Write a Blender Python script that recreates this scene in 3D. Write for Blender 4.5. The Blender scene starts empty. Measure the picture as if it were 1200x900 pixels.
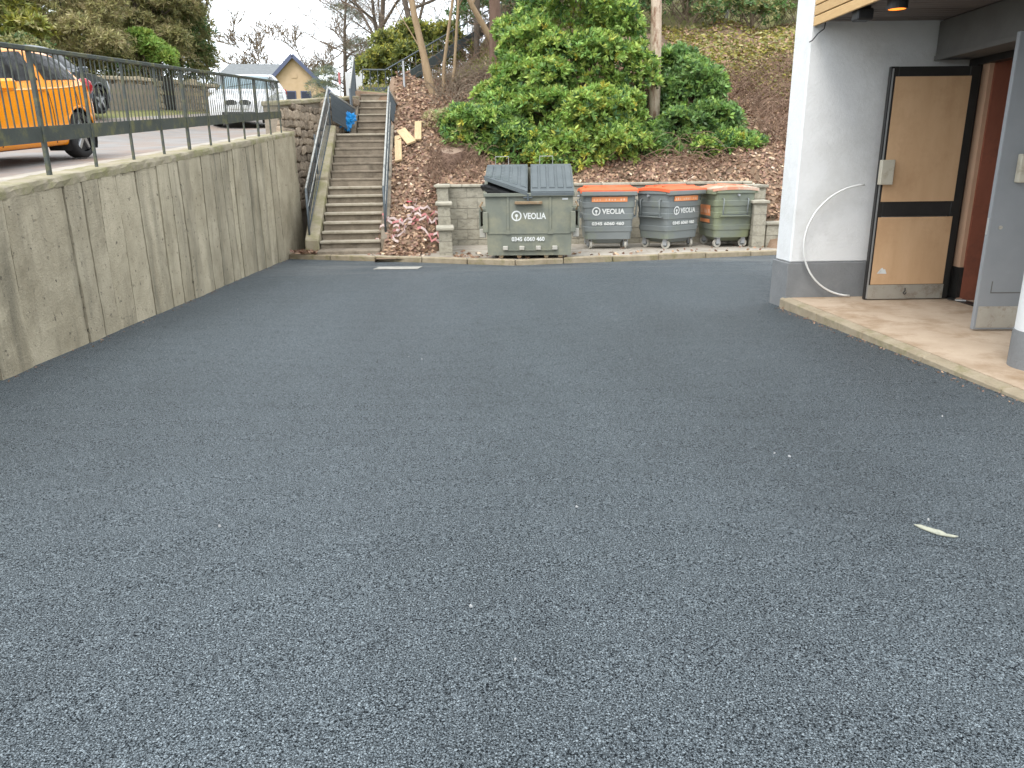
import bpy, bmesh, math, random
import numpy as np
from mathutils import Vector, Matrix
R = math.radians
random.seed(7); RNG = np.random.default_rng(11)
scn = bpy.context.scene; COL = scn.collection

# ------------------------------------------------------------------ camera
cd = bpy.data.cameras.new('camera'); cam = bpy.data.objects.new('camera', cd); COL.objects.link(cam)
cd.sensor_width = 36.0; cd.lens = 880/1200*36; cd.clip_end = 3000; cd.clip_start = .05
_p, _r = R(16.16), R(.7)
_u0 = Vector((0, math.sin(_p), math.cos(_p))); _x0 = Vector((1, 0, 0)); _f = Vector((0, math.cos(_p), -math.sin(_p)))
_rt = _x0*math.cos(_r) - _u0*math.sin(_r); _up = _u0*math.cos(_r) + _x0*math.sin(_r)
M4 = Matrix((_rt, _up, -_f)).transposed().to_4x4(); M4.translation = Vector((0, 0, 1.4)); cam.matrix_world = M4
scn.camera = cam
# ------------------------------------------------------------------ world: bright overcast
SUN_EL, SUN_AZ = R(56), R(205)          # azimuth clockwise from +Y
w = bpy.data.worlds.new('World'); scn.world = w; w.use_nodes = True
nt = w.node_tree; nt.nodes.clear()
out = nt.nodes.new('ShaderNodeOutputWorld'); bg = nt.nodes.new('ShaderNodeBackground')
sky = nt.nodes.new('ShaderNodeTexSky'); sky.sky_type = 'NISHITA'; sky.sun_disc = False
sky.sun_elevation = SUN_EL; sky.sun_rotation = SUN_AZ; sky.air_density = 1.0; sky.dust_density = 4.0; sky.ozone_density = 1.0
mx = nt.nodes.new('ShaderNodeMixRGB'); mx.inputs[0].default_value = .86
cl = nt.nodes.new('ShaderNodeTexNoise'); cl.inputs['Scale'].default_value = 1.6; cl.inputs['Detail'].default_value = 5
cr = nt.nodes.new('ShaderNodeValToRGB'); cr.color_ramp.elements[0].position = .3; cr.color_ramp.elements[1].position = .75
cr.color_ramp.elements[0].color = (8.2, 8.9, 9.5, 1); cr.color_ramp.elements[1].color = (9.6, 10.1, 10.5, 1)
tc = nt.nodes.new('ShaderNodeTexCoord')
nt.links.new(tc.outputs['Generated'], cl.inputs['Vector']); nt.links.new(cl.outputs['Fac'], cr.inputs[0])
nt.links.new(sky.outputs[0], mx.inputs[1]); nt.links.new(cr.outputs[0], mx.inputs[2])
nt.links.new(mx.outputs[0], bg.inputs[0]); bg.inputs[1].default_value = .12
nt.links.new(bg.outputs[0], out.inputs[0])
sd = bpy.data.lights.new('sun', 'SUN'); sd.energy = .9; sd.angle = R(25); sd.color = (1, .96, .9)
so = bpy.data.objects.new('sun', sd); COL.objects.link(so)
sdir = Vector((math.sin(SUN_AZ)*math.cos(SUN_EL), math.cos(SUN_AZ)*math.cos(SUN_EL), math.sin(SUN_EL)))
so.rotation_euler = sdir.to_track_quat('Z', 'Y').to_euler(); so.location = sdir*60
vs = scn.view_settings; vs.view_transform = 'Standard'; vs.look = 'None'; vs.gamma = 1; vs.use_curve_mapping = False
vs.exposure = 1.25
scn.cycles.max_bounces = 6; scn.cycles.transparent_max_bounces = 4; scn.cycles.use_denoising = True

# ------------------------------------------------------------------ materials
MATS = {}
def N(t, kind, **kw):
    n = t.nodes.new(kind)
    for k, v in kw.items():
        if k in n.inputs: n.inputs[k].default_value = v
        else: setattr(n, k, v)
    return n
def base_mat(name):
    m = bpy.data.materials.new(name); m.use_nodes = True; t = m.node_tree; t.nodes.clear()
    o = t.nodes.new('ShaderNodeOutputMaterial'); b = t.nodes.new('ShaderNodeBsdfPrincipled'); t.links.new(b.outputs[0], o.inputs[0])
    MATS[name] = m; return m, t, b, o
def c4(c): return (c[0], c[1], c[2], 1)
def mat(name, c1, c2=None, scale=4, rough=.7, metal=0, bump=0, bscale=None, stretch=(1, 1, 1), stain=None, sscale=1.5, slo=.5, shi=.7,
        spots=None, pscale=30, pth=.68, rand=0, spec=.5, detail=6, sstretch=(1, 1, 1)):
    m, t, b, o = base_mat(name); L = t.links.new
    tcn = N(t, 'ShaderNodeTexCoord'); oi = N(t, 'ShaderNodeObjectInfo')
    add = N(t, 'ShaderNodeVectorMath', operation='ADD'); mul = N(t, 'ShaderNodeVectorMath', operation='SCALE'); mul.inputs['Scale'].default_value = 37.0 if rand else 0
    cmb = N(t, 'ShaderNodeCombineXYZ'); L(oi.outputs['Random'], cmb.inputs[0]); L(oi.outputs['Random'], cmb.inputs[2])
    L(cmb.outputs[0], mul.inputs[0]); L(tcn.outputs['Object'], add.inputs[0]); L(mul.outputs[0], add.inputs[1])
    mp = N(t, 'ShaderNodeMapping'); mp.inputs['Scale'].default_value = stretch; L(add.outputs[0], mp.inputs[0])
    n1 = N(t, 'ShaderNodeTexNoise', Scale=scale, Detail=detail, Roughness=.65); L(mp.outputs[0], n1.inputs['Vector'])
    rp = N(t, 'ShaderNodeValToRGB'); rp.color_ramp.elements[0].position = .3; rp.color_ramp.elements[1].position = .7
    rp.color_ramp.elements[0].color = c4(c1); rp.color_ramp.elements[1].color = c4(c2 or c1); L(n1.outputs['Fac'], rp.inputs[0])
    col = rp.outputs[0]
    def over(col, c, sc, lo, hi, st):
        mp2 = N(t, 'ShaderNodeMapping'); mp2.inputs['Scale'].default_value = st; mp2.inputs['Location'].default_value = (sc, 3, 7); L(add.outputs[0], mp2.inputs[0])
        n2 = N(t, 'ShaderNodeTexNoise', Scale=sc, Detail=7, Roughness=.7); L(mp2.outputs[0], n2.inputs['Vector'])
        mr = N(t, 'ShaderNodeMapRange'); mr.inputs[1].default_value = lo; mr.inputs[2].default_value = hi; L(n2.outputs['Fac'], mr.inputs[0])
        mm = N(t, 'ShaderNodeMixRGB'); L(mr.outputs[0], mm.inputs[0]); L(col, mm.inputs[1]); mm.inputs[2].default_value = c4(c); return mm.outputs[0]
    if stain: col = over(col, stain, sscale, slo, shi, sstretch)
    if spots: col = over(col, spots, pscale, pth, pth+.06, (1, 1, 1))
    if rand:
        hv = N(t, 'ShaderNodeHueSaturation'); mr = N(t, 'ShaderNodeMapRange'); mr.inputs[3].default_value = 1-rand; mr.inputs[4].default_value = 1+rand
        L(oi.outputs['Random'], mr.inputs[0]); L(mr.outputs[0], hv.inputs['Value']); L(col, hv.inputs['Color']); col = hv.outputs[0]
    L(col, b.inputs['Base Color']); b.inputs['Roughness'].default_value = rough; b.inputs['Metallic'].default_value = metal
    b.inputs['Specular IOR Level'].default_value = spec
    if bump:
        nb = N(t, 'ShaderNodeTexNoise', Scale=bscale or scale*6, Detail=6, Roughness=.7); L(add.outputs[0], nb.inputs['Vector'])
        bp = N(t, 'ShaderNodeBump', Strength=min(1, bump), Distance=.02*max(1, bump)); L(nb.outputs['Fac'], bp.inputs['Height']); L(bp.outputs[0], b.inputs['Normal'])
    return m
def leafmat(name, c, tr=.3, rough=.5):
    m, t, b, o = base_mat(name); L = t.links.new
    geo = N(t, 'ShaderNodeNewGeometry'); hv = N(t, 'ShaderNodeHueSaturation'); hv.inputs['Color'].default_value = c4(c)
    mr = N(t, 'ShaderNodeMapRange'); mr.inputs[3].default_value = .7; mr.inputs[4].default_value = 1.35; L(geo.outputs['Random Per Island'], mr.inputs[0]); L(mr.outputs[0], hv.inputs['Value'])
    mr2 = N(t, 'ShaderNodeMapRange'); mr2.inputs[3].default_value = .485; mr2.inputs[4].default_value = .515; L(geo.outputs['Random Per Island'], mr2.inputs[0]); L(mr2.outputs[0], hv.inputs['Hue'])
    L(hv.outputs[0], b.inputs['Base Color']); b.inputs['Roughness'].default_value = rough
    if tr:
        tl = N(t, 'ShaderNodeBsdfTranslucent'); L(hv.outputs[0], tl.inputs[0]); ms = N(t, 'ShaderNodeMixShader'); ms.inputs[0].default_value = tr
        L(b.outputs[0], ms.inputs[1]); L(tl.outputs[0], ms.inputs[2]); L(ms.outputs[0], o.inputs[0])
    return m
def asphalt_mat():
    m, t, b, o = base_mat('asphalt'); L = t.links.new
    tcn = N(t, 'ShaderNodeTexCoord')
    nd = N(t, 'ShaderNodeTexNoise', Scale=60, Detail=2); L(tcn.outputs['Object'], nd.inputs['Vector'])
    va = N(t, 'ShaderNodeVectorMath', operation='MULTIPLY_ADD'); L(nd.outputs['Color'], va.inputs[0]); va.inputs[1].default_value = (.012,)*3; L(tcn.outputs['Object'], va.inputs[2])
    v1 = N(t, 'ShaderNodeTexVoronoi', Scale=135); L(va.outputs[0], v1.inputs['Vector'])
    v2 = N(t, 'ShaderNodeTexVoronoi', Scale=135, feature='DISTANCE_TO_EDGE'); L(va.outputs[0], v2.inputs['Vector'])
    v3 = N(t, 'ShaderNodeTexNoise', Scale=165, Detail=2, Roughness=.6); L(tcn.outputs['Object'], v3.inputs['Vector'])
    sp = N(t, 'ShaderNodeSeparateColor'); L(v1.outputs['Color'], sp.inputs[0])
    rp = N(t, 'ShaderNodeValToRGB'); e = rp.color_ramp.elements; e[0].position = 0; e[1].position = 1
    e[0].color = (.085, .106, .120, 1); e[1].color = (.200, .236, .256, 1); q = e.new(.6); q.color = (.130, .157, .174, 1); L(sp.outputs[0], rp.inputs[0])
    ed = N(t, 'ShaderNodeMapRange'); ed.inputs[1].default_value = .0; ed.inputs[2].default_value = .14; ed.inputs[3].default_value = .25; L(v2.outputs['Distance'], ed.inputs[0])
    n3 = N(t, 'ShaderNodeMapRange'); n3.inputs[1].default_value = .38; n3.inputs[2].default_value = .50; n3.inputs[3].default_value = .0; L(v3.outputs['Fac'], n3.inputs[0])
    ml = N(t, 'ShaderNodeMath', operation='MULTIPLY'); L(ed.outputs[0], ml.inputs[0]); L(n3.outputs[0], ml.inputs[1])
    m1 = N(t, 'ShaderNodeMixRGB'); L(ml.outputs[0], m1.inputs[0]); m1.inputs[1].default_value = (.010, .012, .014, 1); L(rp.outputs[0], m1.inputs[2])
    # large-scale: roller lanes and binder-rich patches, an old tyre-dusted strip
    mp = N(t, 'ShaderNodeMapping'); mp.inputs['Scale'].default_value = (1, .35, 1); mp.inputs['Rotation'].default_value = (0, 0, R(12)); L(tcn.outputs['Object'], mp.inputs[0])
    big = N(t, 'ShaderNodeTexNoise', Scale=.9, Detail=4, Roughness=.55); L(mp.outputs[0], big.inputs['Vector'])
    br = N(t, 'ShaderNodeMapRange'); br.inputs[1].default_value = .3; br.inputs[2].default_value = .7; br.inputs[3].default_value = .86; br.inputs[4].default_value = 1.13; L(big.outputs['Fac'], br.inputs[0])
    md = N(t, 'ShaderNodeTexNoise', Scale=5, Detail=5, Roughness=.7); L(tcn.outputs['Object'], md.inputs['Vector'])
    br2 = N(t, 'ShaderNodeMapRange'); br2.inputs[1].default_value = .3; br2.inputs[2].default_value = .7; br2.inputs[3].default_value = .94; br2.inputs[4].default_value = 1.06; L(md.outputs['Fac'], br2.inputs[0])
    mm = N(t, 'ShaderNodeMath', operation='MULTIPLY'); L(br.outputs[0], mm.inputs[0]); L(br2.outputs[0], mm.inputs[1])
    hv = N(t, 'ShaderNodeHueSaturation'); L(mm.outputs[0], hv.inputs['Value']); L(m1.outputs[0], hv.inputs['Color'])
    # pale dust tracked along the kerb at the far end
    sx = N(t, 'ShaderNodeSeparateXYZ'); L(tcn.outputs['Object'], sx.inputs[0])
    dy = N(t, 'ShaderNodeMapRange'); dy.inputs[1].default_value = 11.2; dy.inputs[2].default_value = 13.4; L(sx.outputs[1], dy.inputs[0])
    mpd = N(t, 'ShaderNodeMapping'); mpd.inputs['Scale'].default_value = (.35, 2.2, 1); L(tcn.outputs['Object'], mpd.inputs[0])
    dn = N(t, 'ShaderNodeTexNoise', Scale=1.6, Detail=6, Roughness=.7); L(mpd.outputs[0], dn.inputs['Vector'])
    dr_ = N(t, 'ShaderNodeMapRange'); dr_.inputs[1].default_value = .46; dr_.inputs[2].default_value = .75; dr_.inputs[4].default_value = .6; L(dn.outputs['Fac'], dr_.inputs[0])
    dm = N(t, 'ShaderNodeMath', operation='MULTIPLY'); L(dy.outputs[0], dm.inputs[0]); L(dr_.outputs[0], dm.inputs[1])
    dx = N(t, 'ShaderNodeMixRGB'); L(dm.outputs[0], dx.inputs[0]); L(hv.outputs[0], dx.inputs[1]); dx.inputs[2].default_value = (.27, .265, .25, 1)
    L(dx.outputs[0], b.inputs['Base Color'])
    rr = N(t, 'ShaderNodeMapRange'); rr.inputs[3].default_value = .62; rr.inputs[4].default_value = .44; L(sp.outputs[1], rr.inputs[0]); L(rr.outputs[0], b.inputs['Roughness'])
    sm_ = N(t, 'ShaderNodeMath', operation='MULTIPLY'); sm_.inputs[1].default_value = .6; L(ml.outputs[0], sm_.inputs[0]); L(sm_.outputs[0], b.inputs['Specular IOR Level'])
    bp = N(t, 'ShaderNodeBump', Strength=.75, Distance=.006); L(ml.outputs[0], bp.inputs['Height']); L(bp.outputs[0], b.inputs['Normal'])
    return m
asphalt_mat()
mat('concrete', (.28, .238, .16), (.50, .435, .315), 1.6, .9, bump=.8, bscale=45, stain=(.13, .115, .08), sscale=2.6, slo=.50, shi=.78, spots=(.10, .085, .06), pscale=17, pth=.60, rand=.12, sstretch=(1, 1, .14), detail=9)
mat('concrete_coping', (.25, .215, .145), (.38, .325, .235), 3, .9, bump=.6, bscale=50, stain=(.20, .19, .07), sscale=3, slo=.45, shi=.68, spots=(.1, .09, .06), pscale=25, pth=.64)
mat('concrete_core', (.05, .047, .04), (.09, .085, .07), 6, .95, bump=.4)
mat('concrete_pad', (.30, .265, .22), (.42, .38, .32), 2.5, .9, bump=.4, bscale=60, stain=(.20, .16, .12), sscale=1.6, spots=(.13, .10, .07), pscale=16, pth=.63)
mat('step_concrete', (.16, .13, .095), (.27, .225, .17), 4, .9, bump=.5, bscale=50, stain=(.11, .09, .065), sscale=3, rand=.08)
mat('nosing', (.27, .235, .175), (.40, .355, .28), 5, .85, bump=.3, bscale=60, stain=(.2, .17, .12), sscale=6, slo=.55, shi=.7, rand=.06)
mat('block', (.31, .285, .22), (.42, .39, .315), 5, .92, bump=.5, bscale=50, stain=(.2, .185, .15), sscale=2.5, rand=.10)
mat('mortar', (.22, .205, .17), (.28, .26, .22), 9, .95, bump=.3)
mat('rubble', (.24, .18, .125), (.40, .32, .24), 7, .92, bump=.8, bscale=25, stain=(.12, .10, .07), sscale=5, rand=.3)
mat('rubble_mortar', (.20, .165, .125), (.28, .24, .19), 7, .95, bump=.6)
mat('boundary_stone', (.24, .19, .12), (.42, .35, .25), 5, .95, bump=1, bscale=9, stain=(.14, .14, .065), sscale=2, rand=.2)
mat('fence_paint', (.035, .042, .038), (.06, .068, .058), 6, .6, bump=.15, bscale=60, stain=(.13, .125, .05), sscale=5, slo=.5, shi=.66)
mat('rail_grey', (.055, .07, .08), (.09, .105, .115), 8, .5, bump=.1, stain=(.2, .2, .18), sscale=9, slo=.6, shi=.75)
mat('rail_worn', (.30, .30, .28), (.42, .42, .39), 9, .5, stain=(.09, .10, .10), sscale=7, slo=.5, shi=.7)
mat('galvanised', (.32, .33, .34), (.42, .43, .44), 9, .5, metal=.3)
mat('white_render', (.68, .682, .675), (.73, .732, .725), 3, .9, bump=.35, bscale=30, stain=(.60, .598, .58), sscale=1.2, spots=(.38, .37, .34), pscale=9, pth=.74)
mat('plinth_grey', (.17, .175, .178), (.21, .215, .218), 4, .8, bump=.5, bscale=40, stain=(.25, .245, .235), sscale=3, slo=.58, shi=.8)
mat('slab', (.37, .275, .19), (.49, .385, .285), 2.2, .85, bump=.35, bscale=60, stain=(.27, .18, .105), sscale=2.2, slo=.48, shi=.68, spots=(.17, .12, .08), pscale=12, pth=.66)
mat('slab_edge', (.25, .20, .13), (.37, .31, .22), 5, .9, bump=.6, bscale=40, stain=(.18, .16, .07), sscale=4)
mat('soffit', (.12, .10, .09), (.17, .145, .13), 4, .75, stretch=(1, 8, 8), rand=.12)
mat('roof_core', (.05, .045, .04))
mat('fascia_wood', (.50, .31, .13), (.62, .41, .19), 6, .6, stretch=(12, 1.2, 12), bump=.1, rand=.08)
mat('header_grey', (.105, .10, .092), (.135, .13, .12), 3, .8, bump=.15)
mat('black_frame', (.014, .013, .012), (.024, .022, .02), 8, .45)
mat('plywood', (.54, .335, .18), (.63, .41, .235), 1.6, .7, stretch=(3.2, 3.2, .8), stain=(.47, .28, .145), sscale=2.4, slo=.5, shi=.8, bump=.06, detail=9)
mat('tan_wall', (.50, .31, .20), (.55, .35, .23), 3, .8)
mat('red_wall', (.20, .06, .032), (.26, .082, .045), 2.5, .65, stretch=(2, 2, .7), stain=(.15, .05, .03), sscale=3)
mat('steel_door', (.215, .225, .235), (.25, .26, .27), 2.5, .5, bump=.05, stain=(.30, .31, .315), sscale=3, slo=.6, shi=.8)
mat('kick_plate', (.34, .31, .26), (.44, .41, .35), 4, .5, metal=.25, stain=(.22, .17, .12), sscale=8, slo=.5, shi=.7)
mat('box_cream', (.44, .40, .31), (.54, .50, .41), 5, .6, stain=(.33, .28, .2), sscale=9)
mat('silver', (.55, .55, .54), None, 5, .35, metal=.7)
mat('black_plastic', (.012, .012, .013), (.02, .02, .021), 6, .5)
mat('rubber', (.015, .015, .016), (.028, .028, .028), 12, .85)
mat('pipe_white', (.68, .68, .66), (.76, .76, .74), 5, .5)
mat('skip_green', (.14, .15, .118), (.185, .195, .158), 2.2, .55, bump=.08, bscale=15, stain=(.265, .255, .175), sscale=1.8, slo=.5, shi=.75, spots=(.13, .09, .055), pscale=8, pth=.68)
mat('skip_rust', (.20, .13, .07), (.30, .22, .13), 8, .85, stain=(.2, .21, .165), sscale=7)
mat('skip_lid', (.075, .09, .095), (.105, .12, .125), 3, .5, bump=.08)
mat('bin_body', (.16, .178, .178), (.195, .213, .212), 1.5, .5, stain=(.21, .235, .15), sscale=1.4, slo=.5, shi=.75, spots=(.12, .11, .09), pscale=9, pth=.7)
mat('bin_body_mossy', (.155, .175, .15), (.195, .215, .175), 1.5, .6, stain=(.215, .235, .13), sscale=1.2, slo=.42, shi=.65, spots=(.12, .11, .07), pscale=9, pth=.68)
mat('bin_lid', (.68, .12, .04), (.76, .15, .055), 2, .55, stain=(.58, .16, .085), sscale=3)
mat('bin_lid_faded', (.55, .20, .11), (.62, .28, .18), 2, .6, stain=(.55, .42, .33), sscale=2, slo=.5, shi=.6)
mat('sticker_orange', (.80, .27, .10), (.84, .33, .14), 9, .5)
mat('sticker_pale', (.80, .55, .40))
mat('white_print', (.64, .65, .63), (.72, .73, .71), 6, .6, stain=(.40, .41, .38), sscale=16, slo=.52, shi=.72)
mat('wheel_pale', (.36, .34, .29), (.46, .44, .39), 10, .7)
mat('soil', (.17, .11, .07), (.27, .185, .125), 3, .98, bump=1, bscale=18, stain=(.09, .065, .04), sscale=1.2)
mat('grass', (.12, .135, .035), (.21, .205, .07), 2, .95, bump=1, bscale=25, stain=(.19, .145, .08), sscale=1.4)
mat('ground_far', (.10, .10, .055), (.15, .14, .08), .2, .95)
mat('road', (.20, .185, .175), (.265, .25, .235), 1.5, .9, bump=.3, bscale=80, stain=(.25, .185, .145), sscale=.7, slo=.45, shi=.65)
mat('bark_pale', (.36, .26, .18), (.56, .46, .36), 5, .9, bump=.9, bscale=14, stretch=(2, 2, .7), stain=(.21, .12, .075), sscale=4, sstretch=(2, 2, .6), slo=.5, shi=.62)
mat('bark_tan', (.25, .17, .095), (.36, .26, .16), 6, .9, bump=.6, bscale=25, stretch=(2, 2, .5))
mat('bark_dark', (.075, .058, .045), (.14, .11, .085), 6, .95, bump=.8, bscale=18, stretch=(2, 2, .5))
mat('bark_red', (.14, .085, .06), (.21, .135, .1), 6, .95, bump=.8, bscale=18, stretch=(2, 2, .5))
mat('birch', (.50, .48, .44), (.62, .6, .56), 6, .8, stain=(.12, .10, .09), sscale=8, sstretch=(1, 1, 3), slo=.6, shi=.68)
mat('twig', (.16, .12, .085), (.26, .20, .145), 6, .95)
mat('twig_red', (.17, .105, .07), (.25, .165, .115), 6, .95)
mat('cut_wood', (.46, .32, .165), (.58, .43, .25), 5, .7, stretch=(8, 1, 8), rand=.1)
mat('stump_top', (.22, .15, .11), (.31, .225, .165), 10, .9)
mat('orange_paint', (.86, .285, .004), None, 3, .25); MATS['orange_paint'].node_tree.nodes['Principled BSDF'].inputs['Coat Weight'].default_value = .6
mat('grey_paint', (.06, .07, .085), None, 3, .28, metal=.3); MATS['grey_paint'].node_tree.nodes['Principled BSDF'].inputs['Coat Weight'].default_value = .8
mat('white_paint', (.74, .75, .76), None, 3, .3); MATS['white_paint'].node_tree.nodes['Principled BSDF'].inputs['Coat Weight'].default_value = .6
mat('car_glass', (.010, .012, .013), None, 3, .06, spec=.4)
mat('screen_glass', (.10, .16, .18), None, 3, .04, spec=1)
mat('lamp_clear', (.5, .52, .55), None, 3, .12)
mat('lamp_red', (.35, .012, .02), None, 3, .15)
mat('alloy', (.40, .41, .42), None, 3, .3, metal=.8)
mat('house_wall', (.46, .33, .20), (.52, .385, .25), 2, .85, bump=.2, bscale=14)
mat('slate', (.13, .14, .145), (.19, .20, .205), 4, .7, stretch=(1, 1, 3), bump=.4)
mat('barge_blue', (.075, .09, .16), None, 3, .5)
mat('window_dark', (.05, .055, .08), None, 3, .1)
mat('blue_bag', (.004, .18, .50), (.01, .27, .62), 5, .4, bump=.3, bscale=12)
mat('tape_red', (.50, .13, .14), (.58, .28, .27), 12, .6); mat('tape_white', (.55, .43, .40), (.62, .5, .47), 9, .6)
mat('scrap_red', (.62, .05, .11), None, 5, .5)
mat('paint_spill', (.29, .29, .225), (.38, .38, .30), 40, .85, stain=(.2, .21, .18), sscale=50)
mat('iron_cover', (.30, .29, .26), (.40, .385, .34), 12, .8, bump=.5, stain=(.2, .19, .17), sscale=6)
mat('pebble', (.30, .31, .31), (.42, .42, .42), 30, .8)
mat('sign_white', (.62, .63, .63), None, 4, .5)
for n_, c_ in dict(rh1=(.29, .42, .095), rh2=(.20, .33, .085), rh3=(.40, .49, .11), rh4=(.08, .16, .055), rhy=(.46, .43, .07),
                   dk1=(.155, .265, .085), dk2=(.21, .33, .105), dk3=(.09, .165, .06),
                   ol1=(.33, .31, .13), ol2=(.42, .38, .17), ol3=(.21, .22, .09), ol4=(.46, .39, .21),
                   yl1=(.36, .36, .075), yl2=(.44, .41, .08), yl3=(.22, .25, .065), yl4=(.11, .14, .045),
                   br1=(.25, .38, .08), pn1=(.17, .21, .16), pn2=(.23, .27, .20), gc1=(.33, .28, .06), gc2=(.21, .22, .06)).items(): leafmat(n_, c_)
for n_, c_ in dict(lf1=(.33, .205, .135), lf2=(.275, .165, .11), lf3=(.43, .30, .205), lf4=(.20, .125, .085), lf5=(.54, .43, .33)).items(): leafmat(n_, c_, 0, .8)
lampm, t_, b_, o_ = base_mat('lamp_glow'); b_.inputs['Base Color'].default_value = (.9, .3, .05, 1); b_.inputs['Emission Color'].default_value = (1, .22, .02, 1); b_.inputs['Emission Strength'].default_value = 1.0

# ------------------------------------------------------------------ object helpers
def tag(o, label=None, cat=None, group=None, kind=None):
    if label: o['label'] = label
    if cat: o['category'] = cat
    if group: o['group'] = group
    if kind: o['kind'] = kind
    return o
def link(o, parent=None):
    COL.objects.link(o)
    if parent is not None: o.parent = parent
    return o
def thing(name, label, cat, loc=(0, 0, 0), rz=0, group=None):
    o = bpy.data.objects.new(name, None); o.empty_display_size = .2; link(o); o.location = loc; o.rotation_euler = (0, 0, rz)
    return tag(o, label, cat, group)
def inst(name, mesh, parent=None, loc=(0, 0, 0), rot=(0, 0, 0), sc=(1, 1, 1)):
    o = bpy.data.objects.new(name, mesh); link(o, parent); o.location = loc; o.rotation_euler = rot; o.scale = sc; return o
def copy_tree(o, parent=None):
    c = o.copy(); link(c); c.parent = parent
    for ch in list(o.children): copy_tree(ch, c)
    return c
class MB:
    def __init__(s): s.v = []; s.f = []; s.m = []
    def add(s, vs, fs, m=0):
        k = len(s.v); s.v += [tuple(p) for p in vs]; s.f += [tuple(i+k for i in f) for f in fs]; s.m += [m]*len(fs); return s
    def box(s, x0, x1, y0, y1, z0, z1, m=0):
        return s.add([(x0, y0, z0), (x1, y0, z0), (x1, y1, z0), (x0, y1, z0), (x0, y0, z1), (x1, y0, z1), (x1, y1, z1), (x0, y1, z1)],
                     [(0, 3, 2, 1), (4, 5, 6, 7), (0, 1, 5, 4), (1, 2, 6, 5), (2, 3, 7, 6), (3, 0, 4, 7)], m)
    def hexa(s, b, t, m=0):   # 4 bottom points, 4 top points (ccw)
        return s.add(list(b)+list(t), [(0, 3, 2, 1), (4, 5, 6, 7), (0, 1, 5, 4), (1, 2, 6, 5), (2, 3, 7, 6), (3, 0, 4, 7)], m)
    def prism(s, poly, z0, z1, m=0):
        n = len(poly); z = lambda q, p: q(p[0], p[1]) if callable(q) else q
        vs = [(p[0], p[1], z(z0, p)) for p in poly]+[(p[0], p[1], z(z1, p)) for p in poly]
        return s.add(vs, [tuple(range(n))[::-1], tuple(range(n, 2*n))]+[(i, (i+1) % n, n+(i+1) % n, n+i) for i in range(n)], m)
    def path(s, pts, r, n=8, m=0, caps=True):
        pts = [Vector(p) for p in pts]; k = len(pts); rr = r if hasattr(r, '__len__') else [r]*k
        rings = []; prev = None
        for i, p in enumerate(pts):
            d = (pts[min(i+1, k-1)]-pts[max(i-1, 0)]).normalized()
            if prev is None: a = d.orthogonal().normalized()
            else:
                a = prev - d*prev.dot(d); a = a.normalized() if a.length > 1e-6 else d.orthogonal().normalized()
            prev = a; b = d.cross(a)
            rings.append([p+(a*math.cos(2*math.pi*j/n)+b*math.sin(2*math.pi*j/n))*rr[i] for j in range(n)])
        vs = [q for rg in rings for q in rg]
        fs = [(i*n+j, i*n+(j+1) % n, (i+1)*n+(j+1) % n, (i+1)*n+j) for i in range(k-1) for j in range(n)]
        if caps: fs += [tuple(range(n))[::-1], tuple(range((k-1)*n, k*n))]
        return s.add(vs, fs, m)
    def bar(s, p, q, w, h, m=0, up=(0, 0, 1)):    # rectangular bar p->q
        p, q = Vector(p), Vector(q); d = (q-p).normalized(); u = Vector(up); sd_ = d.cross(u).normalized(); u = sd_.cross(d)
        c = [(-w/2, -h/2), (w/2, -h/2), (w/2, h/2), (-w/2, h/2)]
        A = [p+sd_*a+u*b for a, b in c]; B = [q+sd_*a+u*b for a, b in c]
        return s.add(A+B, [(0, 1, 2, 3), (7, 6, 5, 4), (0, 4, 5, 1), (1, 5, 6, 2), (2, 6, 7, 3), (3, 7, 4, 0)], m)
    def build(s, name, mats, parent=None, smooth=False, bevel=0, fix=True):
        me = bpy.data.meshes.new(name); me.from_pydata(s.v, [], s.f)
        mats = mats if isinstance(mats, (list, tuple)) else [mats]
        for q in mats: me.materials.append(MATS[q])
        me.polygons.foreach_set('material_index', s.m)
        bm = bmesh.new(); bm.from_mesh(me)
        if fix: bmesh.ops.recalc_face_normals(bm, faces=bm.faces)
        if bevel: bmesh.ops.bevel(bm, geom=[e for e in bm.edges if len(e.link_faces) == 2 and e.calc_face_angle(0) > .5], offset=bevel, segments=1, affect='EDGES', profile=.5)
        bm.to_mesh(me); bm.free()
        if smooth: me.polygons.foreach_set('use_smooth', [True]*len(me.polygons))
        me.update(); return link(bpy.data.objects.new(name, me), parent)
def npmesh(name, V, F, mats, mi=None, parent=None, smooth=False):
    V = np.asarray(V, dtype=np.float32); F = np.asarray(F, dtype=np.int32); n, k = F.shape
    me = bpy.data.meshes.new(name); me.vertices.add(len(V)); me.vertices.foreach_set('co', V.ravel())
    me.loops.add(n*k); me.loops.foreach_set('vertex_index', F.ravel()); me.polygons.add(n)
    me.polygons.foreach_set('loop_start', np.arange(n, dtype=np.int32)*k); me.polygons.foreach_set('loop_total', np.full(n, k, dtype=np.int32))
    for q in mats: me.materials.append(MATS[q])
    if mi is not None: me.polygons.foreach_set('material_index', np.asarray(mi, dtype=np.int32))
    if smooth: me.polygons.foreach_set('use_smooth', np.ones(n, dtype=bool))
    me.update(calc_edges=True); return link(bpy.data.objects.new(name, me), parent)
def unit(a): return a/np.maximum(np.linalg.norm(a, axis=-1, keepdims=True), 1e-9)
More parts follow.
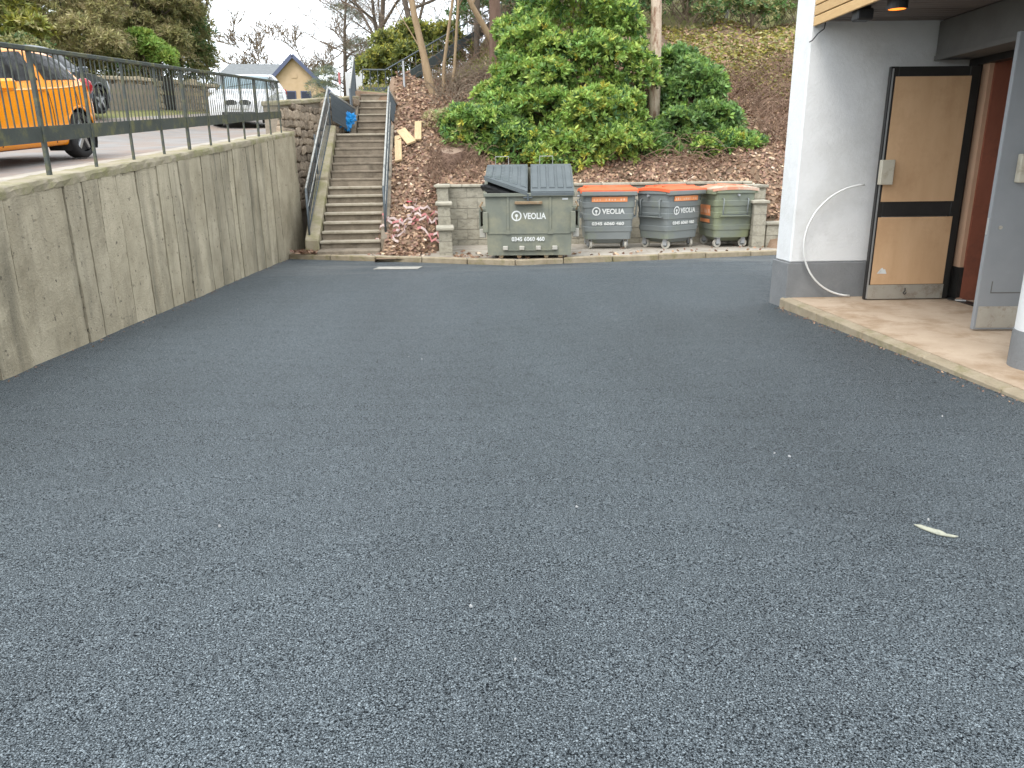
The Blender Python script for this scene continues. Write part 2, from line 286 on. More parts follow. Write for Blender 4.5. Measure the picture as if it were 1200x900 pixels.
def leaves(P, D, L, W, jit=.2):
    """diamond leaves: base P, direction D (unit), length L, width W -> V, F"""
    n = len(P); L = np.broadcast_to(L, (n,))[:, None]*(1+jit*RNG.standard_normal((n, 1))*.5); W = np.broadcast_to(W, (n,))[:, None]
    s_ = unit(np.cross(D, RNG.standard_normal((n, 3)))); nn = np.cross(D, s_)
    mid = P+D*L*.55+nn*L*.06
    V = np.stack([P, mid+s_*W/2, P+D*L, mid-s_*W/2], 1).reshape(-1, 3); F = np.arange(4*n).reshape(n, 4); return V, F
def text_mesh(body, size, ext=.002, off=0.0):
    c = bpy.data.curves.new('t', 'FONT'); c.body = body; c.size = size; c.extrude = ext; c.offset = off; c.align_x = 'LEFT'; c.resolution_u = 3
    o = bpy.data.objects.new('t', c); COL.objects.link(o); dg = bpy.context.evaluated_depsgraph_get()
    me = bpy.data.meshes.new_from_object(o.evaluated_get(dg)); bpy.data.objects.remove(o); bpy.data.curves.remove(c); return me

# ------------------------------------------------------------------ setting: yard, ground, hill, road
GS = .02
def gz(y): return -GS*y
def wx(y): return -3.53-.057*y          # front face of the retaining wall
def wz(y): return .81+.0815*y           # its top
def lerp(a, b, t): return a+(b-a)*t
def sstep(a, b, x): t = np.clip((x-a)/(b-a), 0, 1); return t*t*(3-2*t)
def hill(x, y):
    x = np.asarray(x, float); y = np.asarray(y, float)
    z = -.2+.585*(y-14.75); z = np.where(y > 22.3, -.2+.585*7.55+.36*(y-22.3), z); z = np.where(y < 14.75, -.22, z)
    z = np.where(y > 75, -.2+.585*7.55+.36*52.7, z)
    rel = .10*np.sin(1.7*x+.6*y)+.07*np.sin(3.1*x-1.3*y+1)+.04*np.sin(7*x+2)*np.cos(5*y); z = z+rel*sstep(15.2, 17, y)
    top = 3.32+.12*(y-21.3)+.1*np.sin(.9*x)      # shelf at the head of the stairs
    top = lerp(.2+.0815*y, top, sstep(-4.75, -4.1, x))
    t = sstep(-3.2, 1.2+.03*(y-21), x); far = lerp(np.minimum(top, 8.5), z, t); z = np.where(y > 21.2, lerp(z, far, np.where(x < -2.75, 1, sstep(21.2, 21.9, y))), z)
    z = z-.13*(1-sstep(16.9, 17.8, y))*((x > -1.7) & (x < 5.4))
    inner = (x > -1.46) & (x < 5.12) & (y < 16.80); z = np.where(inner, -.45, z)
    st = (x < -2.62-.084*(y-15.2)) & (y < 21.2); z = np.where(st, np.minimum(z-.55, 1.2), z)
    return z
def road_z(x, y):
    x = np.asarray(x, float); y = np.asarray(y, float)
    return .66+.0815*np.minimum(y, 34)+.02*np.maximum(0, y-34)+.18*np.clip(-x-8.3, 0, 3.2)
def sheet(name, xs, ys, fz, mats, pick=None, keep=None):
    X, Y = np.meshgrid(xs, ys); Z = fz(X, Y); V = np.stack([X, Y, Z], -1).reshape(-1, 3); nx = len(xs)
    i = np.arange(len(ys)-1)[:, None]*nx+np.arange(nx-1)[None]; F = np.stack([i, i+1, i+nx+1, i+nx], -1).reshape(-1, 4)
    cen = V[F].mean(1)
    if keep is not None: k = keep(cen); F = F[k]; cen = cen[k]
    return npmesh(name, V, F, mats, pick(cen) if pick else None, smooth=True)
g_ = MB().add([(-1500, -1500, -1.6), (1500, -1500, -1.6), (1500, 1500, -1.6), (-1500, 1500, -1.6)], [(0, 1, 2, 3)]).build('ground', 'ground_far'); g_['kind'] = 'structure'
def lin(a, b, s): return np.arange(a, b, s)
yd = sheet('asphalt_yard', np.linspace(-5, 14, 60), np.linspace(-14, 15.6, 80), lambda x, y: gz(y)+.006*np.sin(1.1*x+.4*y)*np.sin(.7*y), ['asphalt']); yd['kind'] = 'structure'
hs = sheet('hillside', np.concatenate([lin(-6.0, 9, .14), lin(9, 70, 1.2)]), np.concatenate([lin(14.0, 25, .14), lin(25, 100, .9)]), hill, ['soil', 'grass'],
           pick=lambda c: ((c[:, 0] < 1.5-.0*c[:, 1]) & (c[:, 1] > 21.6) | (c[:, 1] > 26)).astype(int), keep=lambda c: (c[:, 1] > 21.0) | (c[:, 0] > -3.4)); hs['kind'] = 'structure'
rs = sheet('upper_road', np.concatenate([lin(-60, -12, 2), lin(-12, -3.5, .4)]), lin(-12, 95, .8), road_z, ['road', 'grass'],
           pick=lambda c: (c[:, 0] < -10.4).astype(int), keep=lambda c: c[:, 0] < wx(c[:, 1])-.42); rs['kind'] = 'structure'
# pavement strip between wall coping and road
mb = MB()
ys_ = list(np.arange(-4, 16.9, 1.5))+[16.9]
for a, b in zip(ys_[:-1], ys_[1:]):
    mb.hexa([(wx(a)-.95, a, wz(a)-.5), (wx(a)-.30, a, wz(a)-.5), (wx(b)-.30, b, wz(b)-.5), (wx(b)-.95, b, wz(b)-.5)],
            [(wx(a)-.95, a, wz(a)-.07), (wx(a)-.30, a, wz(a)-.035), (wx(b)-.30, b, wz(b)-.035), (wx(b)-.95, b, wz(b)-.07)])
pv = mb.build('pavement', 'concrete_pad'); pv['kind'] = 'structure'
# concrete pad below the bins with its kerb pieces
KER = [(-4.36, 14.92), (-2.45, 14.18), (-1.22, 13.72), (-.12, 13.12), (1.13, 13.45), (2.52, 13.78), (4.93, 14.42), (8.5, 15.3)]
def ky(x):
    for (a, b), (c, d) in zip(KER[:-1], KER[1:]):
        if a <= x <= c: return lerp(b, d, (x-a)/(c-a))
    return KER[-1][1]
poly = [(x, y+.13) for x, y in KER]+[(8.5, 16.9), (-4.36, 16.9)]
pd = MB().prism(poly, -.8, lambda x, y: gz(y)+.085).build('bin_pad', 'concrete_pad'); pd['kind'] = 'structure'
kx = -4.36; i = 0
while kx < 8.4:
    k2 = min(kx+.85+.12*random.random(), 8.5); y1, y2 = ky(kx+.006), ky(k2-.006); h = .10+random.uniform(-.012, .006)
    MB().hexa([(kx+.006, y1, -.6), (k2-.006, y2, -.6), (k2-.006, y2+.135, -.6), (kx+.006, y1+.135, -.6)],
              [(kx+.006, y1, gz(y1)+h), (k2-.006, y2, gz(y2)+h), (k2-.006, y2+.135, gz(y2)+h+.004), (kx+.006, y1+.135, gz(y1)+h+.004)]).build('kerb_stone', 'slab_edge', pd, bevel=.012)
    kx = k2

# ------------------------------------------------------------------ retaining wall with cast panels
rw = thing('retaining_wall', 'long board-marked grey concrete retaining wall along the left of the asphalt', 'wall')
mb = MB(); WEND = 16.5
mb.hexa([(wx(-4)-.34, -4, -.6), (wx(-4)-.045, -4, -.6), (wx(WEND)-.045, WEND, -.9), (wx(WEND)-.34, WEND, -.9)],
        [(wx(-4)-.34, -4, wz(-4)-.09), (wx(-4)-.045, -4, wz(-4)-.09), (wx(WEND)-.045, WEND, wz(WEND)-.09), (wx(WEND)-.34, WEND, wz(WEND)-.09)])
mb.build('wall_core', 'concrete_core', rw)
J = [-4, -2.9, -1.8, -.9, .3, 1.4, 2.2, 3.4, 4.3, 5.0, 5.45, 5.9, 6.83, 7.16, 7.48, 7.9, 8.4, 8.95, 9.31, 9.65, 10.04, 10.5, 10.94, 11.4, 11.75, 11.96, 12.24, 12.75, 13.25, 13.72, 14.19, 14.64, WEND]
for a, b in zip(J[:-1], J[1:]):
    g = .010+.008*random.random(); o_ = random.uniform(-.010, .010); n = max(2, int((b-a)/.12)); nz = 16
    V = []; 
    for k in range(nz+1):
        for j in range(n+1):
            y = lerp(a+g, b-g, j/n); zt = wz(y)-.085; zb = gz(y)-.25; z = lerp(zb, zt, k/nz)
            V.append((wx(y)+o_+.006*math.sin(3*y+2.1*z+a)+.004*random.uniform(-1, 1)-(.006 if j in (0, n) else 0), y, z))
    F = [(k*(n+1)+j, k*(n+1)+j+1, (k+1)*(n+1)+j+1, (k+1)*(n+1)+j) for k in range(nz) for j in range(n)]
    m_ = MB().add(V, F)
    for j0 in (0, n):
        E = [k*(n+1)+j0 for k in range(nz+1)]; base = len(m_.v); m_.v += [(m_.v[e][0]-.06, m_.v[e][1], m_.v[e][2]) for e in E]
        m_.f += [(E[k], E[k+1], base+k+1, base+k) for k in range(nz)]; m_.m += [0]*nz
    E = [nz*(n+1)+j for j in range(n+1)]; base = len(m_.v); m_.v += [(m_.v[e][0]-.06, m_.v[e][1], m_.v[e][2]) for e in E]
    m_.f += [(E[k], E[k+1], base+k+1, base+k) for k in range(n)]; m_.m += [0]*n
    m_.build('panel', 'concrete', rw, smooth=False)
V = []; F = []; ys = np.arange(-4, WEND+.01, .125); prof = [(.004, -.085), (.006, -.035), (-.004, -.004), (-.02, 0), (-.30, .0), (-.34, -.02), (-.34, -.085)]
for i, y in enumerate(ys):
    for (dx, dz) in prof: V.append((wx(y)+dx+random.uniform(-.006, .006), y, wz(y)+dz+random.uniform(-.007, .005)))
k = len(prof)
for i in range(len(ys)-1):
    for j in range(k-1): F.append((i*k+j, i*k+j+1, (i+1)*k+j+1, (i+1)*k+j))
F += [tuple(range(k)), tuple(range((len(ys)-1)*k, len(ys)*k))]
MB().add(V, F).build('coping', 'concrete_coping', rw)

# railing on the wall: posts .9 m apart, deep bottom band, balusters
rl = thing('steel_railing', 'dark green lichen-stained steel railing on top of the concrete wall', 'railing')
FX = -.13
def fp(y, h): return (wx(y)+FX, y, wz(y)+h)
rh_ = lambda y: 1.04-.009*(y-6)
PO = [5.98+.905*k for k in range(-9, 11)]+[15.9]
MB().bar(fp(PO[0], rh_(PO[0])), fp(PO[-1]+.12, rh_(PO[-1])), .05, .04).build('top_rail', 'fence_paint', rl, bevel=.006)
MB().bar(fp(PO[0], .35), fp(PO[-1]+.12, .34), .014, .13).build('band_rail', 'fence_paint', rl)
pm = MB().box(-.014, .014, -.011, .011, -.05, .93).build('post', 'fence_paint', rl, bevel=.003)
pm.location = fp(PO[0], 0)
for i, y in enumerate(PO[1:]): inst('post', pm.data, rl, fp(y, 0), sc=(1.35, 1.7, (rh_(y)-.015)/.93) if i % 4 == 1 else (1, 1, (rh_(y)-.015)/.93))
bmm = None
for a, b in zip(PO[:-1], PO[1:]):
    n = 8 if b-a > .8 else 5
    for k in range(1, n+1):
        y = lerp(a, b, k/(n+1)); q = (random.uniform(-.004, .004), random.uniform(-.012, .012), 0)
        if bmm is None: o_ = MB().box(-.0048, .0048, -.0048, .0048, 0, .55).build('baluster', 'fence_paint', rl); bmm = o_.data; o_.location = fp(y, .405)
        else: inst('baluster', bmm, rl, fp(y, .405), q, (1, 1, (rh_(y)-.42)/.55))

# ------------------------------------------------------------------ stairs
SA = R(4.8); SO = Vector((-3.19, 15.2, 0)); ca, sa = math.cos(SA), math.sin(SA)
def SL(x, y, z): return (SO.x+x*ca-y*sa, SO.y+x*sa+y*ca, z)       # stair-local -> world
st = thing('outdoor_staircase', 'weathered concrete outdoor staircase climbing beside the bank', 'stairs', (SO.x, SO.y, 0), SA)
TR, RI, Z0 = .278, .1675, .015
MB().box(-.60, .60, -.46, -.02, -.9, -.13).build('landing_slab', 'step_concrete', st, bevel=.02)
for k in range(14):
    y = k*TR; z = Z0+k*RI; zb = -.9
    d = (TR if k < 13 else 1.12)
    s_ = MB().box(-.59, .59, y, y+d-.002, zb if k == 0 else z-RI-.25, z-.052).build('step', 'step_concrete', st, bevel=.006)
    ov = .045 if k < 7 or k == 13 else .012
    MB().box(-.60+random.uniform(0, .012), .60, y-ov, y+(.30 if k < 13 else 1.12), z-.05, z+random.uniform(-.004, .004)).build('tread', 'nosing' if (k < 7 or k == 13) else 'step_concrete', s_, bevel=.010)
ZL = Z0+13*RI
for k in range(6):      # upper flight
    y = 4.72+k*.27; z = ZL+(k+1)*.182
    s_ = MB().box(-.22, .58, y, y+(.268 if k < 5 else 1.0), ZL-.4, z-.045).build('step', 'step_concrete', st, bevel=.006)
    MB().box(-.23, .59, y-.03, y+(.28 if k < 5 else 1.0), z-.043, z+random.uniform(-.005, .005)).build('tread', 'nosing' if k in (2, 4) else 'step_concrete', s_, bevel=.010)
ZT = ZL+6*.182
m_ = MB()      # landing fill left of upper flight
m_.box(-1.05, -.60, 3.62, 4.75, .5, ZL-.01); m_.box(-1.05, -.50, 4.75, 6.6, .5, ZL+.55)
m_.build('landing_edge', 'step_concrete', st, bevel=.01)
m_ = MB(); m_.hexa([(-.42, 4.6, ZL-.3), (-.24, 4.6, ZL-.3), (-.24, 6.5, ZL-.3), (-.42, 6.5, ZL-.3)], [(-.42, 4.6, ZL+.22), (-.24, 4.6, ZL+.22), (-.24, 6.5, ZT+.16), (-.42, 6.5, ZT+.16)])
m_.build('upper_string_wall', 'step_concrete', st, bevel=.012)
for sx, nm, ww in ((-1, 'string_wall', .27), (1, 'string_wall', .16)):
    for (ya, yb, st0) in ((-.10, 1.75, 0), (1.752, 3.66, 0)):
        a = -.605 if sx < 0 else .605; b = a+sx*ww; zof = .10 if ya < 1 else .17
        za, zb_ = Z0+ya/TR*RI+zof, Z0+yb/TR*RI+zof
        x0, x1 = min(a, b), max(a, b)
        MB().hexa([(x0, ya, -.9), (x1, ya, -.9), (x1, yb, -.9), (x0, yb, -.9)], [(x0, ya, max(za, .05)), (x1, ya, max(za, .05)), (x1, yb, zb_), (x0, yb, zb_)]).build(nm, 'concrete_coping' if sx < 0 else 'step_concrete', st, bevel=.02)
def stair_rail(label, pts, bot, n, mid=True, worn=True, end=None, rr=.021, mats=('rail_worn', 'rail_grey')):
    """inclined railing: pts top-rail polyline (world), bot vertical height of infill, n balusters per metre"""
    t = thing('stair_railing', label, 'railing')
    m_ = MB(); m_.path(pts, rr, 8); m_.build('hand_rail', mats[0] if worn else mats[1], t, smooth=True)
    low = [(p[0], p[1], p[2]-bot) for p in pts]
    MB().path(low, .013, 6).build('lower_rail', mats[1], t, smooth=True)
    if mid: MB().path([(p[0]+.02, p[1], p[2]-bot*.42) for p in pts], .011, 6).build('middle_rail', mats[0], t, smooth=True)
    bm0 = None
    for p, q in zip(pts[:-1], pts[1:]):
        p, q = Vector(p), Vector(q); k = max(2, int((q-p).length*n))
        for i in range(k+1):
            c = p.lerp(q, i/k)
            if bm0 is None: o_ = MB().path([(0, 0, -bot), (0, 0, 0)], .009, 5).build('baluster', mats[1], t); bm0 = o_.data; o_.location = c
            else: inst('baluster', bm0, t, c)
    for p, dz in (end or []): MB().path([p, (p[0], p[1], p[2]-dz)], .022, 8).build('post', mats[1], t, smooth=True)
    return t
def sp(x, y, h): return SL(x, y, Z0+y/TR*RI+h)
ra = [sp(-.80, .05, .98), sp(-.73, 3.68, .98)]
stair_rail('worn grey handrail with bars on the left side of the lower stair flight', ra, .80, 5, end=[(ra[0], 1.05), (ra[1], 1.0), (sp(-.83, 1.85, .98), .95)])
rb = [(-4.20, 18.95, 3.13), (-3.86, 20.0, 2.84)]
stair_rail('short close-barred level railing on the left edge of the stair landing', rb, .62, 30, mid=False, end=[(rb[1], .9)])
rc = [SL(-.36, 4.9, ZL+1.12), SL(-.36, 6.3, ZT+.92)]
stair_rail('grey barred railing on the left side of the short upper flight', rc, .85, 9, mid=False, end=[(rc[0], 1.1), (rc[1], 1.0)])
rd = [sp(.70, .10, .98), sp(.68, 3.70, .98)]
stair_rail('long worn grey handrail on the right side of the lower stair flight', rd, .80, 5, end=[(rd[0], 1.0), (rd[1], 1.0), (sp(.69, 1.9, .98), .95)])
re_ = [SL(.69, 3.80, 3.14), SL(.82, 5.05, 2.86)]
stair_rail('dark close-barred railing panel at the right of the stair landing', re_, .62, 22, mid=False)
tp = thing('tall_post', 'pale grey tall steel post beside the upper flight, carrying a path rail', 'post')
MB().box(-2.715, -2.665, 20.78, 20.83, 2.3, 4.03).build('post', 'galvanised', tp, bevel=.006)
MB().path([(-2.69, 20.8, 4.02), (-2.95, 21.9, 4.0)], .018, 7).build('stay_rail', 'rail_grey', tp, smooth=True)
# path railing with dark band at the head of the stairs, climbing right
pr_ = thing('path_railing', 'grey path railing with deep dark band climbing the bank above the stairs', 'railing')
TP = [(-3.98, 22.05, 3.98), (-3.36, 22.1, 3.97), (-2.93, 22.8, 4.32), (-1.42, 26, 5.72), (.6, 30.5, 7.6)]
MB().path(TP, .022, 7).build('top_rail', 'rail_grey', pr_, smooth=True)
m_ = MB(); LB = [(p[0], p[1], p[2]-.52) for p in TP]
for a, b in zip(LB[:-1], LB[1:]): m_.bar(a, b, .03, .15+(.12 if b[2] > 4.5 else 0))
m_.build('band_rail', 'rail_grey', pr_)
b0 = MB().path([(0, 0, 0), (0, 0, -.85)], .011, 5).build('baluster', 'rail_grey', pr_); b0.location = TP[0]
for a, b in zip(TP[:-1], TP[1:]):
    a, b = Vector(a), Vector(b); k = max(3, int((b-a).length/.33))
    for i in range(1, k+1): inst('baluster', b0.data, pr_, a.lerp(b, i/k))

# ------------------------------------------------------------------ rubble wall beside the stairs
rub = thing('rubble_wall', 'brown rubble stone wall with flat coping between the road and the stairs', 'wall')
A = Vector((-4.80, 16.55)); B = Vector((-3.98, 20.95)); dr = (B-A).normalized(); nr = Vector((dr.y, -dr.x)); LN = (B-A).length
def rz_top(s): return lerp(2.76, 3.22, s/LN)
def rpt(s, off, z): p = A+dr*s+nr*off; return (p.x, p.y, z)
MB().hexa([rpt(0, -.30, -.5), rpt(0, 0, -.5), rpt(LN, 0, -.5), rpt(LN, -.30, -.5)], [rpt(0, -.30, rz_top(0)-.1), rpt(0, 0, rz_top(0)-.1), rpt(LN, 0, rz_top(LN)-.1), rpt(LN, -.30, rz_top(LN)-.1)]).build('wall_core', 'rubble_mortar', rub)
SM = []
for v in range(7):
    m_ = MB(); j = lambda: random.uniform(-.21, .21)
    m_.add([(sx*.5+j()*.8, sy*.5, sz*.5+j()) for sx, sy, sz in [(-1, -1, -1), (1, -1, -1), (1, 1, -1), (-1, 1, -1), (-1, -1, 1), (1, -1, 1), (1, 1, 1), (-1, 1, 1)]],
           [(0, 3, 2, 1), (4, 5, 6, 7), (0, 1, 5, 4), (1, 2, 6, 5), (2, 3, 7, 6), (3, 0, 4, 7)])
    o_ = m_.build('stone', 'rubble', None, bevel=.17); SM.append(o_.data); bpy.data.objects.remove(o_)
z = .55; ang = math.atan2(dr.y, dr.x)
while z < 3.1:
    h = random.uniform(.13, .21); s = random.uniform(-.06, .05)
    while s < LN:
        L_ = random.uniform(.12, .30)
        if z+h*.8 < rz_top(s)-.08:
            inst('stone', random.choice(SM), rub, rpt(s+L_/2, random.uniform(.005, .035), z+h/2+random.uniform(-.02, .02)), (random.uniform(-.1, .1), random.uniform(-.35, .35), ang), (L_*1.02, random.uniform(.10, .15), h*1.04))
        s += L_
    z += h
s = -.04
while s < LN:
    L_ = min(random.uniform(.45, .7), LN+.05-s); 
    m_ = MB(); m_.hexa([rpt(s+.006, -.34, rz_top(s)-.1), rpt(s+.006, .06, rz_top(s)-.1), rpt(s+L_, .06, rz_top(s+L_)-.1), rpt(s+L_, -.34, rz_top(s+L_)-.1)],
                       [rpt(s+.006, -.34, rz_top(s)), rpt(s+.006, .06, rz_top(s)+random.uniform(-.015, .015)), rpt(s+L_, .06, rz_top(s+L_)+random.uniform(-.015, .015)), rpt(s+L_, -.34, rz_top(s+L_))])
    m_.build('coping_stone', 'concrete_coping', rub, bevel=.02); s += L_+.004

# ------------------------------------------------------------------ block wall round the bins
bw = thing('block_wall', 'low pale concrete block wall with coping enclosing the bins', 'wall')
blk = None
def block(loc, ang, sc):
    global blk
    if blk is None: o_ = MB().box(-.5, .5, -.5, .5, -.5, .5).build('block', 'block', bw, bevel=.012); blk = o_.data; o_.location = loc; o_.rotation_euler = (0, 0, ang); o_.scale = sc
    else: inst('block', blk, bw, loc, (0, 0, ang), sc)
def wallrun(a, b, zb, zt, th, cope=True, ov=.045):
    a, b = Vector(a), Vector(b); d = (b-a); L_ = d.length; d.normalize(); n_ = Vector((-d.y, d.x)); ang = math.atan2(d.y, d.x)
    q = lambda s, o, z: (a.x+d.x*s+n_.x*o, a.y+d.y*s+n_.y*o, z)
    MB().hexa([q(.01, -th/2+.012, zb), q(L_-.01, -th/2+.012, zb), q(L_-.01, th/2-.012, zb), q(.01, th/2-.012, zb)], [q(.01, -th/2+.012, zt-.06), q(L_-.01, -th/2+.012, zt-.06), q(L_-.01, th/2-.012, zt-.06), q(.01, th/2-.012, zt-.06)]).build('wall_core', 'mortar', bw)
    nz = max(1, round((zt-.06-zb)/.225)); h = (zt-.06-zb)/nz; r = 0
    for k in range(nz):
        s = 0 if r % 2 == 0 else -.22; r += 1
        while s < L_-.02:
            s0, s1 = max(s, 0), min(s+.44, L_)
            if s1-s0 > .05: block(q((s0+s1)/2, random.uniform(-.003, .003), zb+(k+.5)*h), ang, (s1-s0-.010, th, h-.010))
            s += .44
    if cope:
        s = -ov
        while s < L_+ov-.02:
            e = min(s+.6, L_+ov)
            MB().hexa([q(s+.003, -th/2-ov, zt-.058), q(e-.003, -th/2-ov, zt-.058), q(e-.003, th/2+ov, zt-.058), q(s+.003, th/2+ov, zt-.058)], [q(s+.003, -th/2-ov, zt), q(e-.003, -th/2-ov, zt), q(e-.003, th/2+ov, zt), q(s+.003, th/2+ov, zt)]).build('coping_slab', 'block', bw, bevel=.012); s = e
wallrun((-1.58, 16.72), (5.14, 16.72), -.35, 1.04, .20)
wallrun((-1.42, 16.60), (-1.36, 15.72), -.35, 1.06, .22); wallrun((-1.34, 15.66), (-1.28, 14.95), -.35, .74, .24); wallrun((-1.27, 14.90), (-1.21, 14.25), -.35, .32, .25)
wallrun((5.16, 16.60), (5.10, 15.75), -.4, .98, .22); wallrun((5.00, 15.68), (4.93, 15.12), -.4, .70, .24); wallrun((5.08, 15.30), (7.6, 15.75), -.4, .28, .22)

# ------------------------------------------------------------------ entrance building on the right
SZ = -.05
en = thing('entrance_building', 'white roughcast entrance with grey plinth, timber fascia and dark soffit', 'building')
def edge_x(y): return 3.60-.062*y
m_ = MB().prism([(edge_x(8.42)+.06, 8.42), (9, 8.42), (9, 2.0), (edge_x(2)+.06, 2.0)][::-1], -.5, SZ); m_.build('entrance_slab', 'slab', en)
ys = [8.42, 7.5, 6.6, 5.7, 4.8, 3.9, 3.0, 2.0]
for a, b in zip(ys[:-1], ys[1:]):
    MB().hexa([(edge_x(a)-.045, a-.004, -.5), (edge_x(a)+.057, a-.004, -.5), (edge_x(b)+.057, b+.004, -.5), (edge_x(b)-.045, b+.004, -.5)],
              [(edge_x(a)-.04, a-.004, SZ-.012), (edge_x(a)+.057, a-.004, SZ+.004), (edge_x(b)+.057, b+.004, SZ+.004), (edge_x(b)-.04, b+.004, SZ-.012)]).build('slab_edging', 'slab_edge', en, bevel=.012)
def rough_box(name, x0, x1, y0, y1, z0, z1, m): MB().box(x0, x1, y0, y1, z0, z1).build(name, m, en, bevel=.02)
MB().hexa([(3.075, 8.35, -.5), (4.9, 8.40, -.5), (4.9, 8.78, -.5), (3.035, 8.74, -.5)], [(3.075, 8.35, .335), (4.9, 8.40, .335), (4.9, 8.78, .335), (3.035, 8.74, .335)]).build('plinth', 'plinth_grey', en, bevel=.006)
MB().hexa([(3.10, 8.37, .337), (4.9, 8.42, .337), (4.9, 8.76, .337), (3.06, 8.72, .337)], [(3.10, 8.37, 4.2), (4.9, 8.42, 4.2), (4.9, 8.76, 4.2), (3.06, 8.72, 4.2)]).build('wall', 'white_render', en, bevel=.015)
MB().box(4.905, 9, 8.45, 8.7, -.5, 4.2).build('rear_wall', 'white_render', en)
# canopy: core, fascia slats, soffit boards
MB().hexa([(3.16, 8.33, 2.80), (3.50, 2.2, 2.80), (9, 2.2, 2.80), (9, 8.33, 2.80)], [(3.16, 8.33, 3.5), (3.50, 2.2, 3.5), (9, 2.2, 3.5), (9, 8.33, 3.5)]).build('canopy', 'roof_core', en)
for k in range(8):
    z = 2.735+k*.098
    MB().hexa([(3.115, 8.36, z), (3.455, 2.2, z), (3.48, 2.2, z), (3.14, 8.36, z)], [(3.115, 8.36, z+.088), (3.455, 2.2, z+.088), (3.48, 2.2, z+.088), (3.14, 8.36, z+.088)]).build('fascia_slat', 'fascia_wood', en, bevel=.004)
y = 8.34
while y > 3.2:
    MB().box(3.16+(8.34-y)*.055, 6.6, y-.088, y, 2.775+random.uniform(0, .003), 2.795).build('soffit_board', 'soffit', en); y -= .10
# downlights
for (x, yy, lit) in ((3.28, 7.60, False), (3.37, 7.13, True)):
    t = thing('ceiling_downlight', 'black can downlight glowing orange under the soffit' if lit else 'unlit black box light under the soffit near the timber fascia', 'light', (x, yy, 2.775))
    m_ = MB(); r = .10 if lit else .09
    if lit:
        n = 20; r = .085; prof = [(.03, 0), (r, -.005), (r, -.11), (r-.012, -.11), (r-.012, -.05)]
        for i in range(n):
            for (q, z) in prof: m_.v.append((q*math.cos(2*math.pi*i/n), q*math.sin(2*math.pi*i/n), z))
        k = len(prof)
        for i in range(n):
            for j in range(k-1): m_.f.append((i*k+j, i*k+j+1, ((i+1) % n)*k+j+1, ((i+1) % n)*k+j)); m_.m.append(0)
        m_.build('can', 'black_plastic', t, smooth=False)
        MB().prism([((r-.012)*math.cos(2*math.pi*i/n), (r-.012)*math.sin(2*math.pi*i/n)) for i in range(n)], -.106, -.07).build('lamp', 'lamp_glow', t)
    else:
        m_.box(-.075, .075, -.07, .07, -.12, -.02).build('can', 'black_plastic', t, bevel=.012)
        MB().box(-.05, .05, -.05, .05, -.02, 0).build('bracket', 'black_plastic', t)
cb = MB(); cb.path([(3.22, 8.31, 2.77), (3.20, 8.28, 2.70), (3.15, 8.30, 2.66), (3.11, 8.335, 2.60), (3.085, 8.35, 2.585)], .006, 5)
tag(cb.build('loose_cable', 'black_plastic', smooth=True), 'loose dark cable dangling below the corner of the timber fascia', 'cable')
# header beam, frame of the side opening, interior
MB().box(4.41, 4.84, 3.0, 8.37, 2.405, 2.77).build('header_beam', 'header_grey', en, bevel=.006)
MB().box(4.395, 4.41, 3.0, 8.36, 2.395, 2.44).build('header_trim', 'header_grey', en)
MB().box(4.78, 4.90, 6.40, 8.38, 2.34, 2.404).build('frame_head', 'black_frame', en)
MB().box(4.78, 4.83, 8.22, 8.38, SZ, 2.34).build('frame_jamb', 'black_frame', en)
MB().box(4.78, 4.90, 6.40, 6.52, SZ, 2.34).build('frame_jamb', 'black_frame', en)
MB().box(4.80, 9, 2.0, 6.39, SZ, 2.76).build('side_wall', 'white_render', en)
MB().box(4.833, 4.90, 8.10, 8.44, .30, 2.76).build('inner_wall', 'tan_wall', en)
MB().box(4.832, 4.90, 8.085, 8.44, SZ, .30).build('skirting', 'black_frame', en)
MB().hexa([(4.875, 8.075, SZ), (6.2, 7.9, SZ), (6.2, 7.94, SZ), (4.875, 8.115, SZ)][::-1], [(4.875, 8.075, 2.5), (6.2, 7.9, 2.5), (6.2, 7.94, 2.5), (4.875, 8.115, 2.5)][::-1]).build('inner_panel', 'red_wall', en)
MB().box(4.91, 8, 6.4, 8.44, 2.55, 2.76).build('inner_ceiling', 'roof_core', en)
MB().box(4.79, 4.89, 6.53, 8.21, SZ, SZ+.012).build('threshold', 'black_frame', en)
# boarded leaf standing open against the white wall
dl = thing('boarded_door', 'open black-framed door leaf boarded with two plywood panels', 'door', (4.77, 8.17, 0), R(1.2))
W, Hd = .915, 2.37
m_ = MB()
m_.box(-W, -W+.085, -.022, .022, SZ+.008, SZ+Hd); m_.box(-.10, 0, -.022, .022, SZ+.008, SZ+Hd)
m_.box(-W+.086, -.101, -.021, .021, SZ+Hd-.11, SZ+Hd-.001); m_.box(-W+.086, -.101, -.021, .021, SZ+.89, SZ+1.05); m_.box(-W+.086, -.101, -.021, .021, SZ+.009, SZ+.20)
m_.build('frame', 'black_frame', dl, bevel=.003)
MB().box(-W+.055, -.085, -.030, -.0225, SZ+1.045, SZ+Hd-.095).build('panel', 'plywood', dl)
MB().box(-W+.050, -.070, -.030, -.0225, SZ+.17, SZ+.885).build('panel', 'plywood', dl)
MB().box(-W+.03, -.06, -.032, -.0225, SZ+.012, SZ+.165).build('kick_plate', 'kick_plate', dl)
MB().box(-W+.016, -W+.030, -.030, -.0225, SZ+.02, SZ+Hd-.02).build('edge_strip', 'silver', dl)
MB().box(-W-.01, -W+.125, -.095, -.031, SZ+1.22, SZ+1.47).build('lock_box', 'box_cream', dl, bevel=.006)
